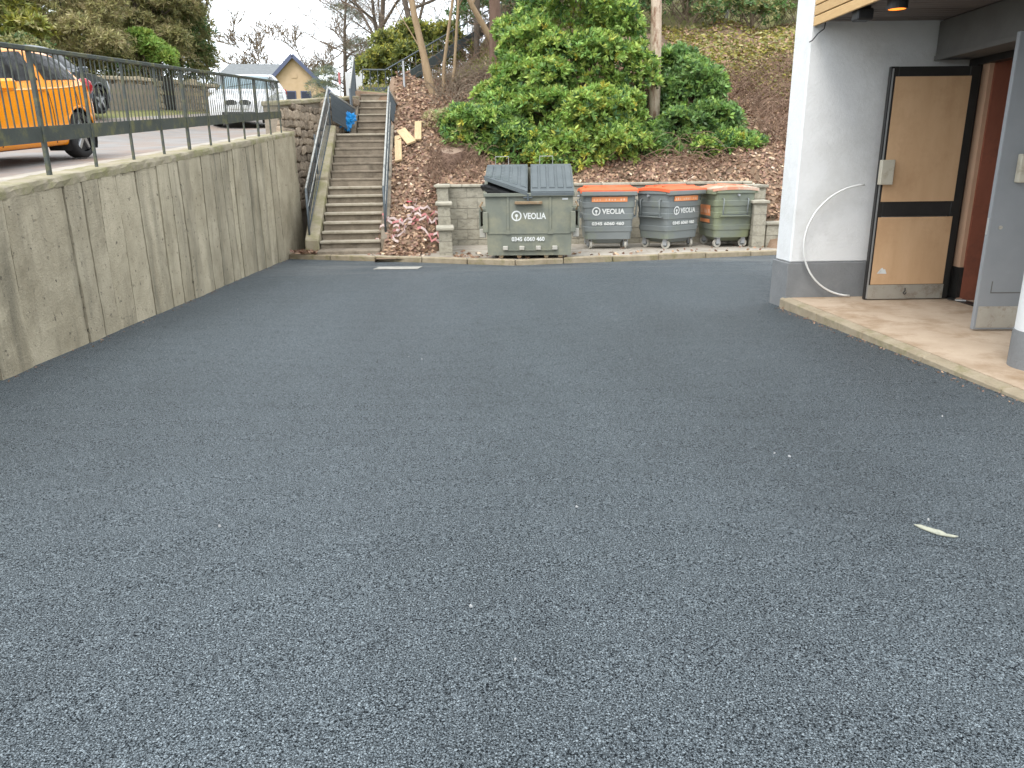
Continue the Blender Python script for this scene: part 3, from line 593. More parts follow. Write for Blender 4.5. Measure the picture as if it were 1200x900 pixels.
MB().path([(-.48, -.034, SZ+.13), (-.48, -.04, SZ+.10), (-.50, -.04, SZ+.075), (-.48, -.04, SZ+.06), (-.465, -.04, SZ+.08)], .005, 5).build('hook', 'black_plastic', dl)
m_ = MB(); m_.prism([(-.055, 0), (.05, -.004), (.03, .045), (.008, .045), (.0, .062), (-.02, .05)], -.001, .001)
o_ = m_.build('paint_patch', 'white_print', dl); o_.rotation_euler = (R(90), 0, 0); o_.location = (-W+.16, -.0318, SZ+.29)
# grey steel leaf
gd = thing('steel_door', 'grey steel door leaf standing open in front of the doorway, with kick plate', 'door', (5.05, 6.50, 0), R(-2.5))
W2 = .96
MB().box(-W2, 0, -.024, .024, SZ+.012, SZ+2.44).build('leaf', 'steel_door', gd, bevel=.004)
MB().box(-W2+.02, -.01, -.028, -.0245, SZ+.03, SZ+.22).build('kick_plate', 'kick_plate', gd)
MB().box(-W2+.14, -W2+.34, -.085, -.0255, SZ+1.27, SZ+1.50).build('lock_box', 'box_cream', gd, bevel=.006)
MB().box(-W2-.0035, -W2-.0005, -.012, .012, SZ+.84, SZ+.98).build('latch_plate', 'silver', gd)
MB().box(-W2-.006, -W2-.0036, -.008, .008, SZ+.86, SZ+.885).build('latch_bolt', 'silver', gd)
MB().box(-W2-.006, -W2-.0036, -.008, .008, SZ+.93, SZ+.955).build('latch_bolt', 'silver', gd)
m_ = MB(); m_.path([(-W2+.095, -.0235, SZ+.90), (-W2+.095, -.030, SZ+.90)], .016, 12).build('keyhole', 'kick_plate', gd)
m_ = MB(); m_.box(-W2+.10, -.12, -.0262, -.0245, SZ+.335, SZ+.345); m_.box(-W2+.10, -W2+.108, -.0262, -.0245, SZ+.345, SZ+.44); m_.build('mail_slot_rim', 'header_grey', gd)
# round column
cm = thing('round_column', 'round white column with grey base at the right edge of the slab', 'column', (3.86, 5.28, SZ))
n = 32; cir = lambda r: [(r*math.cos(2*math.pi*i/n), r*math.sin(2*math.pi*i/n)) for i in range(n)]
MB().prism(cir(.215), 0, .27).build('base', 'plinth_grey', cm); MB().prism(cir(.205), .271, 2.82).build('shaft', 'white_render', cm)
# white pipe loop leaning on the wall
pts = []
for i in range(30):
    a = lerp(-92, -268, i/29); r1 = .55
    pts.append((3.80+.60*math.cos(R(a)), 8.30-.0+.05*math.sin(R(a*.5+60)), SZ+.02+.60+.60*math.sin(R(a))))
tag(MB().path(pts, .011, 8).build('hose_loop', 'pipe_white', smooth=True), 'thin white plastic pipe bent in an arc against the white wall', 'pipe')
# debris at the doorway
for k, (x, y, s_, m_, lab) in enumerate(((4.80, 7.95, .05, 'white_print', 'white torn scrap on the dark threshold of the doorway'), (4.90, 7.80, .045, 'lf3', 'brown scrap on the threshold beside the white scrap'), (4.74, 8.02, .03, 'rubber', 'black scrap at the foot of the boarded door'), (4.98, 7.90, .04, 'kick_plate', 'grey scrap just inside the doorway'), (4.86, 8.06, .03, 'lf1', 'reddish dead leaf in the corner of the doorway'))):
    o_ = MB().hexa([(-s_, -s_*.5, 0), (s_, -s_*.6, 0), (s_*.8, s_*.5, 0), (-s_*.7, s_*.6, 0)], [(-s_, -s_*.5, .008), (s_, -s_*.6, .012), (s_*.8, s_*.5, .008), (-s_*.7, s_*.6, .01)]).build('debris_scrap', m_)
    o_.location = (x, y, SZ+.013); o_.rotation_euler = (0, 0, k*1.3); tag(o_, lab, 'debris', 'scraps on the threshold')

# ------------------------------------------------------------------ bins
def put_text(body, size, mat_, parent, x, z, yoff, width=None, off=.0, name='lettering', rx=90):
    me = text_mesh(body, size, .0015, off); me.materials.clear(); me.materials.append(MATS[mat_])
    co = np.empty(len(me.vertices)*3); me.vertices.foreach_get('co', co); co = co.reshape(-1, 3); w_ = co[:, 0].max()-co[:, 0].min()
    o_ = bpy.data.objects.new(name, me); link(o_, parent); s_ = (width/w_) if width else 1
    o_.scale = (s_, 1, 1); o_.location = (x-co[:, 0].min()*s_, yoff, z); o_.rotation_euler = (R(rx), 0, 0); return o_
def logo(parent, x, z, yoff, size, rx=90, mat_='white_print'):
    """ring emblem with a small figure inside, then the word"""
    m_ = MB(); n = 28; r = size*.62; cx, cz = r, size*.36
    rad = [(r, 0), (r*.72, 0)]
    for i in range(n):
        a = 2*math.pi*i/n
        for q in (r, r*.74): m_.v += [(cx+q*math.cos(a), cz+q*math.sin(a), 0), (cx+q*math.cos(a), cz+q*math.sin(a), .003)]
    for i in range(n):
        a, b = i*4, ((i+1) % n)*4
        m_.f += [(a+1, b+1, b+3, a+3), (a, a+2, b+2, b), (a, b, b+1, a+1), (a+2, a+3, b+3, b+2)]; m_.m += [0]*4
    m_.prism([(cx+r*.30*math.cos(2*math.pi*i/12), cz+r*.05+r*.30*math.sin(2*math.pi*i/12)) for i in range(12)], 0, .003)
    m_.prism([(cx-r*.10, cz-r*.78), (cx+r*.10, cz-r*.78), (cx+r*.08, cz-.2*r), (cx-r*.08, cz-.2*r)], 0, .0035)
    o_ = m_.build('emblem', mat_, parent); o_.location = (x, yoff, z); o_.rotation_euler = (R(rx), 0, 0)
# --- front-loading skip with two lids
sk = thing('front_load_skip', 'large grey-green steel skip with two dark ribbed lids by the kerb', 'skip', (.335, 13.42, -.165), R(-1.5))
ww, wb, dp, hh, hb = .765, .735, 1.12, 1.115, 1.55
m_ = MB()    # shell: front, sides, back, floor as walls with thickness
def wallq(a, b, c, d, th, n_):  # quad a b c d extruded by th along n_
    n_ = Vector(n_)*th; p = [Vector(q) for q in (a, b, c, d)]; m_.hexa([p[0], p[1], p[1]+n_, p[0]+n_], [p[3], p[2], p[2]+n_, p[3]+n_])
wallq((-wb, 0, .05), (wb, 0, .05), (ww, 0, hh), (-ww, 0, hh), .03, (0, 1, 0))
wallq((-wb+.03, dp, .10), (wb-.03, dp, .10), (ww-.03, dp, hb), (-ww+.03, dp, hb), .03, (0, 1, 0))
for sx in (-1, 1):
    a = [(sx*wb, .031, .10), (sx*wb, dp, .10), (sx*ww, dp, hb-.02), (sx*ww, .031, hh-.02)]; wallq(*a, .03, (-sx, 0, 0))
m_.box(-wb+.03, wb-.03, .031, dp-.001, .10, .13)
sh = m_.build('body', 'skip_green', sk)
m_ = MB(); m_.box(-ww-.015, ww+.015, -.05, .035, hh-.055, hh+.005); m_.build('rim', 'skip_green', sk, bevel=.008)
for sx in (-1, 1):
    MB().hexa([(sx*ww-.03, .036, hh-.055), (sx*ww+.03, .036, hh-.055), (sx*ww+.03, dp+.03, hb-.05), (sx*ww-.03, dp+.03, hb-.05)], [(sx*ww-.03, .036, hh+.004), (sx*ww+.03, .036, hh+.004), (sx*ww+.03, dp+.03, hb+.004), (sx*ww-.03, dp+.03, hb+.004)]).build('side_rim', 'skip_green', sk)
    m2 = MB()   # fork pocket sleeve on each side
    x0, x1 = (ww-.01, ww+.12) if sx > 0 else (-ww-.12, -ww+.01)
    m2.box(x0, x1, .10, 1.02, .80, .85); m2.box(x0, x1, .10, 1.02, .50, .55); m2.box(x0+(.0 if sx < 0 else .10), x1-(.10 if sx < 0 else 0), .10, 1.02, .551, .799)
    m2.build('fork_pocket', 'skip_green', sk, bevel=.006)
    MB().box(sx*ww-.045, sx*ww+.045, -.045, -.005, .45, .80).build('pocket_guard', 'skip_green', sk, bevel=.008)
    MB().box(x0+.01, x1-.01, .05, .10, .36, .51).build('lug', 'wheel_pale', sk, bevel=.01)
    m2 = MB(); m2.path([(sx*(ww+.06), .08, .83), (sx*(ww+.09), .02, .90), (sx*(ww+.05), .06, .97)], .018, 6); m2.build('hook', 'skip_rust', sk)
    MB().box(sx*.37-.022, sx*.37+.022, -.020, -.001, .50, hh-.056).build('stiffener', 'skip_green', sk, bevel=.006)
    MB().hexa([(sx*.37-.045, -.03, .42), (sx*.37+.045, -.03, .42), (sx*.37+.045, -.001, .42), (sx*.37-.045, -.001, .42)], [(sx*.37-.018, -.03, .50), (sx*.37+.018, -.03, .50), (sx*.37+.018, -.001, .50), (sx*.37-.018, -.001, .50)]).build('gusset', 'skip_green', sk)
MB().box(-wb+.01, wb-.01, -.016, -.001, .425, .445).build('seam', 'skip_green', sk)
MB().box(-.25, .23, -.095, -.02, .93, .98).build('push_bar', 'skip_rust', sk, bevel=.008)
m2 = MB(); m2.box(-.035, -.005, -.075, -.05, .985, 1.11); m2.box(-.10, .06, -.07, -.05, 1.03, 1.055); m2.build('latch', 'rail_grey', sk, bevel=.004)
for k, x in enumerate((-.42, -.13, .16, .45)): MB().box(x-.045, x+.045, -.06, -.001, .145, .215).build('foot_bracket', 'wheel_pale', sk, bevel=.008)
MB().box(-.45, .48, -.035, -.001, .135, .155).build('step_bar', 'skip_green', sk)
for x in (-.5, -.18, .3, .55): MB().hexa([(x-.03, .02, .003), (x+.03, .02, .003), (x+.03, 1.1, .003), (x-.03, 1.1, .003)], [(x-.06, .0, .10), (x+.06, .0, .10), (x+.06, 1.15, .10), (x-.06, 1.15, .10)]).build('runner', 'skip_rust', sk)
MB().box(-wb+.04, wb-.04, .05, dp-.05, .05, .099).build('base_frame', 'rail_grey', sk)
logo(sk, -.31, .68, -.003, .145); put_text('VEOLIA', .145, 'white_print', sk, -.105, .68, -.003, .40, .004)
put_text('0345 6060 460', .10, 'white_print', sk, -.31, .30, -.018, .58, .003)
MB().box(ww-.19, ww-.09, -.004, -.001, 1.0, 1.03).build('small_plate', 'white_print', sk)
def lid(x0, x1, warp):
    """sloping ribbed lid; warp lifts its outer front corner"""
    n = 5; pitch = (x1-x0)/n; LF = -.035
    def pt(x, t_, h):     # t_ 0 rear .. 1 front
        f = (x1-x)/(x1-x0); return (x, lerp(dp+.02, LF, t_), lerp(hb+.03, hh+.012, t_)+h+warp*f*t_*t_)
    def slab(xa, xb, ta, tb, h0, h1, ins=0):
        m_ = MB(); k = 6
        for q in range(k):
            t0, t1 = lerp(ta, tb, q/k), lerp(ta, tb, (q+1)/k)
            m_.hexa([pt(xa, t1, h0), pt(xb, t1, h0), pt(xb, t0, h0), pt(xa, t0, h0)], [pt(xa+ins, t1, h1), pt(xb-ins, t1, h1), pt(xb-ins, t0, h1), pt(xa+ins, t0, h1)])
        return m_
    o_ = slab(x0, x1, 0, 1, 0, .02).build('lid', 'skip_lid', sk)
    for k in range(n): slab(x0+pitch*(k+.12), x0+pitch*(k+.88), .08, .90, .0205, .042, pitch*.1).build('rib', 'skip_lid', o_)
    slab(x0+.005, x1-.005, .985, 1.015, -.045, -.001).build('lip', 'skip_lid', o_)
lid(-ww-.01, -.025, .26); lid(.03, ww+.01, .0)
for x in (-.50, .32):
    MB().path([(x-.12, dp+.05, hb-.05), (x-.12, dp+.02, hb+.19), (x+.12, dp+.02, hb+.19), (x+.12, dp+.05, hb-.05)], .009, 6).build('lid_stop', 'rail_worn', sk)
# black sack pushing up the left lid
def blob(name, mat_, parent, loc, s, seed, amp=.12, n=3):
    bm = bmesh.new(); bmesh.ops.create_icosphere(bm, subdivisions=n, radius=1); rg = random.Random(seed); ph = [(rg.uniform(2, 6), rg.uniform(2, 6), rg.uniform(2, 6), rg.uniform(0, 6)) for _ in range(6)]
    for v in bm.verts:
        q = v.co.copy(); a = sum(math.sin(q.x*p[0]+q.y*p[1]+q.z*p[2]+p[3]) for p in ph)/6
        v.co = Vector((q.x*s[0], q.y*s[1], q.z*s[2]))*(1+amp*2*a)
    me = bpy.data.meshes.new(name); bm.to_mesh(me); bm.free(); me.materials.append(MATS[mat_]); o_ = bpy.data.objects.new(name, me); link(o_, parent); o_.location = loc; return o_
bag = blob('rubbish_sack', 'black_plastic', None, (-.16, 13.60, .97), (.34, .16, .13), 3, .12); tag(bag, 'black rubbish sack bulging from under the left skip lid', 'sack'); bag.rotation_euler = (0, R(12), R(-2))
# --- wheeled bins
def make_bin(label, loc, rz, body='bin_body', lidm='bin_lid', stickers='front'):
    t = thing('wheeled_bin', label, 'bin', loc, rz, 'four-wheeled bins in front of the block wall')
    hw, hd, bw_, bd, z0, z1 = .53, .42, .455, .37, .20, 1.10
    m_ = MB(); lv = [(0, 0), (.16, 0), (.17, .012), (.27, .012), (.28, 0), (.42, 0), (.43, .012), (.55, .012), (.56, 0), (.68, 0), (.69, .012), (.80, .012), (.81, 0), (1, 0)]
    rings = []
    for f, o_ in lv:
        a, b, z = lerp(bw_, hw, f)+o_, lerp(bd, hd, f)+o_, lerp(z0, z1, f); r = .07
        rg = []
        for cx, cy, a0 in ((1, -1, -90), (1, 1, 0), (-1, 1, 90), (-1, -1, 180)):
            for k in range(4): an = R(a0+k*30); rg.append((cx*(a-r)+r*math.cos(an), cy*(b-r)+r*math.sin(an), z))
        rings.append(rg)
    n = 16; m_.v = [p for rg in rings for p in rg]
    for i in range(len(rings)-1):
        for j in range(n): m_.f.append((i*n+j, i*n+(j+1) % n, (i+1)*n+(j+1) % n, (i+1)*n+j)); m_.m.append(0)
    m_.f.append(tuple(range(n))[::-1]); m_.m.append(0)
    m_.build('body', body, t)
    MB().hexa([(-.26, -.24, .11), (.26, -.24, .11), (.26, .24, .11), (-.26, .24, .11)], [(-.33, -.31, .199), (.33, -.31, .199), (.33, .31, .199), (-.33, .31, .199)]).build('sump', body, t, bevel=.01)
    m_ = MB(); m_.box(-hw-.02, hw+.02, -hd-.065, -hd+.02, 1.045, 1.135); m_.build('front_lip', body, t, bevel=.012)
    m_ = MB(); m_.box(-hw-.02, hw+.02, hd-.02, hd+.03, 1.06, 1.135); m_.box(-hw-.025, -hw+.02, -hd+.021, hd-.021, 1.06, 1.135); m_.box(hw-.02, hw+.025, -hd+.021, hd-.021, 1.06, 1.135); m_.build('rim', body, t, bevel=.01)
    # curved lid
    V = []; F = []; nx, ny = 10, 10
    for j in range(ny+1):
        for i in range(nx+1):
            x, y = lerp(-1, 1, i/nx), lerp(-1, 1, j/ny)
            V.append((x*(hw+.035), y*(hd+.05)-.01, 1.155+.07*(1-abs(y)**2.4)*(1-.55*abs(x)**6)+.004*math.sin(9*x)))
    k = (nx+1)*(ny+1); V += [(v[0], v[1], 1.137) for v in V]
    for j in range(ny):
        for i in range(nx): a = j*(nx+1)+i; F.append((a, a+1, a+nx+2, a+nx+1)); F.append((k+a, k+a+nx+1, k+a+nx+2, k+a+1))
    edge = [i for i in range(nx+1)]+[(j+1)*(nx+1)-1 for j in range(1, ny+1)]+[ny*(nx+1)+i for i in range(nx-1, -1, -1)]+[j*(nx+1) for j in range(ny-1, 0, -1)]
    V2 = [(v[0], v[1], v[2]-.055) for v in [V[e] for e in edge]]; base = len(V); V += V2
    for q in range(len(edge)): a, b = edge[q], edge[(q+1) % len(edge)]; F.append((a, base+q, base+(q+1) % len(edge), b))
    ld = MB().add(V, F).build('lid', lidm, t, smooth=False)
    for y in (-.22, .0, .22): MB().box(-hw+.06, hw-.06, y-.02, y+.02, 1.155+.07*(1-abs(y/.43)**2.4)-.01, 1.155+.07*(1-abs(y/.43)**2.4)+.012).build('lid_rib', lidm, ld, bevel=.006)
    # side lifting frames
    for sx in (-1, 1):
        X = sx*(hw+.015)
        MB().path([(X-sx*.03, -.25, .97), (X+sx*.03, -.25, .95), (X+sx*.012, -.25, .66), (X+sx*.0, -.25, .645), (X+sx*.0, .25, .645), (X+sx*.012, .25, .66), (X+sx*.03, .25, .95), (X-sx*.03, .25, .97)], .014, 6).build('side_handle', 'bin_body', t, smooth=True)
        MB().box(min(X-sx*.03, X+sx*.025), max(X-sx*.03, X+sx*.025), -.30, .30, .615, .64).build('handle_ledge', body, t, bevel=.004)
        MB().path([(sx*hw, .05, 1.03), (sx*(hw+.06), .05, 1.03)], .022, 8).build('trunnion', 'galvanised', t)
    # castors
    for sx in (-1, 1):
        for sy in (-1, 1):
            x, y = sx*.36, sy*.27; c = thing_part('castor', t, (x, y, 0), random.uniform(-.5, .5))
            MB().path([(-.022, 0, .085), (.022, 0, .085)], .085, 18).build('tyre', 'wheel_pale', c); MB().path([(-.026, 0, .085), (.026, 0, .085)], .045, 12).build('hub', 'rail_grey', c)
            m_ = MB(); m_.box(-.045, -.032, -.03, .05, .07, .19); m_.box(.032, .045, -.03, .05, .07, .19); m_.box(-.055, .055, -.05, .05, .191, .203); m_.build('fork', 'galvanised', c)
    fa = math.degrees(math.atan2(z1-z0, -(hd-bd)))    # face tilt
    yf = lambda z: -(lerp(bd, hd, (z-z0)/(z1-z0))+.0145)
    rx = 90+math.degrees(math.atan((hd-bd)/(z1-z0)))
    if stickers:
        o_ = MB().box(-.34, .36, 0, .095, 0, .002).build('label_strip', 'sticker_orange', t); o_.rotation_euler = (R(rx), 0, 0); o_.location = (0, yf(.93)-.001, .93)
        for k in range(11):
            xx = -.30+k*.058; q = MB(); q.box(xx, xx+random.uniform(.012, .03), .022, random.uniform(.045, .07), .002, .0035)
            if k % 5 != 3: q.build('label_mark', 'sticker_pale', o_)
        if stickers == 'front':
            logo(t, -.33, .70, yf(.70), .135, rx); put_text('VEOLIA', .135, 'white_print', t, -.135, .70, yf(.70), .45, .004, rx=rx)
            put_text('0345 6060 460', .085, 'white_print', t, -.33, .48, yf(.48), .64, .003, rx=rx)
        else:
            o_.location = (0, yf(.62)-.001, .62); o_.scale = (.8, 2.2, 1)
            o2 = MB().box(-.30, .25, 0, .07, 0, .002).build('label_strip', 'sticker_orange', t); o2.rotation_euler = (R(rx), 0, 0); o2.location = (0, yf(.48)-.001, .48)
    return t
def thing_part(name, parent, loc, rz):
    # a small carrier mesh so that castors are parts with sub-parts
    o_ = MB().path([(0, 0, .19), (0, 0, .205)], .03, 8).build(name, 'galvanised', parent); o_.location = loc; o_.rotation_euler = (0, 0, rz); return o_
make_bin('grey wheeled bin with orange lid facing front, right next to the skip', (1.96, 15.60, -.222), R(-1))
make_bin('middle grey wheeled bin with orange lid, turned cornerwise to the camera', (3.23, 15.62, -.222), R(37))
make_bin('mossy green wheeled bin with faded pinkish lid at the right end', (4.42, 15.82, -.225), R(-84), 'bin_body_mossy', 'bin_lid_faded', 'other')

# ------------------------------------------------------------------ litter on the yard and slope
def irregular(cx, cy, pts, name, m, th=.004):
    return MB().prism([(cx+a, cy+b) for a, b in pts], lambda x, y: gz(y)+.004, lambda x, y: gz(y)+.004+th).build(name, m)
o_ = irregular(1.71, 2.775, [(-.045, .058), (-.02, .052), (.0, .028), (.035, -.005), (.04, -.03), (.075, -.055), (.055, -.06), (.02, -.045), (.0, -.03), (-.02, .0), (-.035, .025)], 'paint_splash', 'paint_spill'); tag(o_, 'pale yellowish splash of dried paint on the asphalt, right foreground', 'paint mark')
o_ = irregular(-1.93, 12.95, [(-.40, -.17), (.36, -.19), (.40, .16), (-.36, .19)], 'drain_cover', 'iron_cover', .008); tag(o_, 'pale rectangular cover set in the asphalt before the stairs', 'cover')
FL = [(1.75, 2.88, 'pale stone chip just above the paint splash'), (-.86, 6.1, 'left one of two pale chips close together, left of the middle of the yard'), (-.74, 6.0, 'right one of two pale chips close together, left of the middle of the yard'), (1.38, 3.7, 'left one of two pale chips close together, right of centre'), (1.44, 3.65, 'right one of two pale chips close together, right of centre'),
      (2.6, 4.3, 'pale chip nearest the corner of the entrance slab edge'), (.28, 3.05, 'pale chip alone near the centre of the asphalt'), (.96, 5.9, 'small pale chip in the far centre of the asphalt, towards the bins'), (-1.25, 2.9, 'grey chip in the left foreground of the asphalt'), (-3.2, 8.7, 'pale chip close to the retaining wall'), (-.15, 2.25, 'pale chip near the bottom edge of the picture, left of centre'), (.0, 1.95, 'pale chip closest to the bottom edge of the picture')]
for k, (x, y, lab) in enumerate(FL):
    s_ = random.uniform(.004, .009); a = random.random()*3
    o_ = MB().hexa([(-s_, -s_*.5, -.002), (s_, -s_*.4, -.002), (s_*.7, s_*.5, -.002), (-s_*.6, s_*.6, -.002)], [(-s_*.7, -s_*.4, .006), (s_*.7, -s_*.3, .007), (s_*.5, s_*.3, .006), (-s_*.5, s_*.4, .007)]).build('stone_chip', 'pebble')
    o_.location = (x, y, gz(y)+.004); o_.rotation_euler = (0, 0, a); tag(o_, lab, 'stone chip', 'stone chips on the asphalt')
def hz_(x, y): return float(hill(x, y))
def on_slope(o_, x, y, yaw, lift=.03):
    e = .3; n_ = Vector((-(hz_(x+e, y)-hz_(x-e, y))/(2*e), -(hz_(x, y+e)-hz_(x, y-e))/(2*e), 1)).normalized()
    X_ = Vector((1, 0, 0)); Y_ = n_.cross(X_).normalized(); X_ = Y_.cross(n_); q = Matrix((X_, Y_, n_)).transposed().to_4x4() @ Matrix.Rotation(yaw, 4, 'Z'); q.translation = Vector((x, y, hz_(x, y)+lift)); o_.matrix_world = q
for (x, y, L_, wd, yaw, lab) in ((-2.52, 17.95, 1.10, .16, R(6), 'pale sawn board lying on the bank against the stair railing'), (-2.37, 18.28, .80, .22, R(24), 'pale sawn board fanned out over its neighbour on the leafy bank'), (-2.12, 18.50, .85, .16, R(4), 'pale wooden board lying alone on the leafy bank, right of the pair')):
    o_ = MB().box(-wd/2, wd/2, -L_/2, L_/2, 0, .045).build('timber_board', 'cut_wood', bevel=.005); on_slope(o_, x, y, yaw, .05); tag(o_, lab, 'timber')
o_ = blob('red_scrap', 'scrap_red', None, (-2.12, 16.35, hz_(-2.12, 16.35)+.03), (.07, .04, .018), 5, .2); tag(o_, 'small bright red scrap lying in the dead leaves', 'litter')
# barrier tape
tt = thing('barrier_tape', 'tangled red and white barrier tape on the leaves beside the bottom steps', 'tape')
for k in range(16):
    x, y = -2.50+random.uniform(0, .95)**1.1, 15.35+random.uniform(-.15, .45); pts = []; a = random.uniform(0, 6.28); zz = .05
    for j in range(9):
        pts.append((x, y, max(hz_(x, y), -.12)+.05+.07*abs(math.sin(j*1.1+k)))); a += random.uniform(-.9, .9); x += .08*math.cos(a); y += .06*math.sin(a)
    m_ = MB()
    for p, q in zip(pts[:-1], pts[1:]):
        w_ = .028; m_.add([p, q, (q[0]+.01, q[1]+.01, q[2]+w_*1.6), (p[0]+.01, p[1]+.01, p[2]+w_*1.6)], [(0, 1, 2, 3)], random.choice([0, 1, 1]))
    m_.build('tape_strand', ['tape_red', 'tape_white'], tt, fix=False)
# stump
sm = thing('tree_stump', 'sawn tree stump on the bank above the block wall pier', 'stump', (-1.28, 17.72, hz_(-1.28, 17.72)-.1))
n = 18; rr = [.27*(1+.09*math.sin(3*a+.5)+.05*math.sin(7*a)) for a in [2*math.pi*i/n for i in range(n)]]
lo = [(rr[i]*1.25*math.cos(2*math.pi*i/n), rr[i]*1.25*math.sin(2*math.pi*i/n), -.3) for i in range(n)]; hi = [(rr[i]*math.cos(2*math.pi*i/n), rr[i]*math.sin(2*math.pi*i/n),   .33+.30*rr[i]*math.sin(2*math.pi*i/n)) for i in range(n)]
MB().add(lo+hi, [(i, (i+1) % n, n+(i+1) % n, n+i) for i in range(n)]).build('bark', 'bark_red', sm)
MB().add(hi+[(0, 0, .335)], [(i, (i+1) % n, n) for i in range(n)]).build('cut_face', 'stump_top', sm)
# blue sheet on the landing railing
from mathutils import noise as mnoise
bm = bmesh.new(); bmesh.ops.create_icosphere(bm, subdivisions=5, radius=1)
for v in bm.verts:
    q = v.co.copy(); a = mnoise.turbulence(q*2.3+Vector((3, 1, 7)), 4, True)-.55; v.co = Vector((q.x*.17, q.y*.08, q.z*.20))*(1+.75*a)+Vector((.05*math.sin(q.z*3), 0, 0))
me = bpy.data.meshes.new('blue_sheet'); bm.to_mesh(me); bm.free(); me.materials.append(MATS['blue_bag']); o_ = link(bpy.data.objects.new('blue_sheet', me)); o_.location = (-3.97, 19.62, 2.52)
tag(o_, 'crumpled bright blue plastic sheet caught on the landing railing', 'plastic sheet')

# ------------------------------------------------------------------ cars
def spl(keys, n):
    """Catmull-Rom resample of rows of keys"""
    K = np.array(keys, float); m = len(K); T = np.linspace(0, m-1, n); o_ = []
    for t in T:
        i = min(int(t), m-2); f = t-i; p0, p1, p2, p3 = K[max(i-1, 0)], K[i], K[i+1], K[min(i+2, m-1)]
        o_.append(.5*((2*p1)+(-p0+p2)*f+(2*p0-5*p1+4*p2-p3)*f*f+(-p0+3*p1-3*p2+p3)*f**3))
    return np.array(o_)
def make_car(label, loc, rz, pitch, paint, st_keys, wheels, wr, glass='car_glass', screen='car_glass', kind='hatch', cabin=(0, 0), lowdark=True):
    """st_keys rows: y, zbottom, zshoulder, ztop, half width, half width top. Front towards -y."""
    t = thing('parked_car', label, 'car', loc, rz); t.rotation_euler = (pitch, 0, rz)
    NU = 84; S = spl(st_keys, NU); rows = []
    for (y, zb, zs, zr, w_, wt) in S:
        prof = [(0, zb), (w_*.80, zb), (w_*.955, zb+.05), (w_*.985, lerp(zb, zs, .3)), (w_, lerp(zb, zs, .62)), (w_*.972, zs-.02), (w_*.955, zs), (lerp(w_, wt, .93), lerp(zs, zr, .90)), (wt*.86, lerp(zs, zr, .985)), (wt*.5, zr), (0, zr+.008)]
        P = spl(prof, 41); rows.append([(p[0], y, p[1]) for p in P])
    G = np.array(rows); NV = G.shape[1]
    du = np.gradient(G, axis=0); dv = np.gradient(G, axis=1); nrm = unit(np.cross(dv, du)); 
    if nrm[NU//2, 16, 0] < 0: nrm = -nrm
    full = np.concatenate([G, (G*np.array([-1, 1, 1]))[:, ::-1][:, 1:]], 1); nf = full.shape[1]
    V = full.reshape(-1, 3); i = np.arange(NU-1)[:, None]*nf+np.arange(nf-1)[None]; F = np.stack([i, i+1, i+nf+1, i+nf], -1).reshape(-1, 4)
    c = V[F].mean(1); keep = np.ones(len(F), bool)
    for wy in wheels: keep &= ~((np.hypot(c[:, 1]-wy, c[:, 2]-wr) < wr+.065) & (np.abs(c[:, 0]) > .35) & (c[:, 2] < wr*2+.2))
    bd = npmesh('body', V, F[keep], [paint], parent=t, smooth=True)
    for u0 in (0, NU-1): MB().add([tuple(p) for p in full[u0]], [tuple(range(nf))]).build('end_panel', paint, t)
    def patch(name, u0, u1, v0, v1, m_, off=.006, parent=None, sides=(1, -1), cut=None, center=False):
        for sx in sides:
            if center: sub = np.concatenate([G[u0:u1+1, v0:], (G[u0:u1+1, v0:]*np.array([-1, 1, 1]))[:, ::-1][:, 1:]], 1); ns = np.concatenate([nrm[u0:u1+1, v0:], (nrm[u0:u1+1, v0:]*np.array([-1, 1, 1]))[:, ::-1][:, 1:]], 1)
            else: sub = G[u0:u1+1, v0:v1+1]; ns = nrm[u0:u1+1, v0:v1+1]
            Q = sub+ns*off
            if not center: Q = Q*np.array([sx, 1, 1])
            a, b = Q.shape[:2]; ii = np.arange(a-1)[:, None]*b+np.arange(b-1)[None]; FF = np.stack([ii, ii+1, ii+b+1, ii+b], -1).reshape(-1, 4)
            if cut is not None: FF = FF[cut(Q.reshape(-1, 3)[FF].mean(1))]
            if len(FF): npmesh(name, Q.reshape(-1, 3), FF, [m_], parent=parent or t, smooth=True)
            if center: break
    Y = S[:, 0]; ui = lambda y: int(np.argmin(np.abs(Y-y)))
    c0, c1, b0, b1 = cabin   # screen base y, screen top y, rear glass top y, rear glass base y
    patch('windscreen', ui(c0)+1, ui(c1), 27, 40, screen, center=True)
    patch('rear_window', ui(b0), ui(b1)-1, 28, 40, glass, center=True)
    mid = lerp(c1, b0, .45); q0, q1 = lerp(c0, c1, .42), lerp(b0, b1, .45)
    def glasscut(ya, yb): return lambda cc: (cc[:, 1] > ya) & (cc[:, 1] < yb)
    patch('side_window', ui(q0), ui(mid)-1, 25, 28, glass); patch('side_window', ui(mid)+1, ui(q1), 25, 28, glass)
    for yy in (q0-.12, mid, q1-.22):   # shut lines
        u = ui(yy); Q = (G[u]+nrm[u]*.002)[8:25]
        for sx in (1, -1): MB().path([(p[0]*sx, p[1], p[2]) for p in Q], .005, 4).build('door_seam', 'black_plastic', t)
    for sx in (1, -1):
        for yy in (mid-.14, ):
            u = ui(yy); p = G[u, 20]; MB().box(min(sx*p[0]-.0*sx, sx*(p[0]+.03)), max(sx*p[0], sx*(p[0]+.03)), yy-.09, yy+.07, p[2]-.015, p[2]+.015).build('door_handle', paint, t, bevel=.006)
        u = ui(q0+.05); p = G[u, 24]
        o_ = MB().box(-.11, .11, -.05, .07, -.06, .075).build('wing_mirror', paint, t, bevel=.03); o_.location = (sx*(p[0]+.10), p[1]-.02, p[2]+.05)
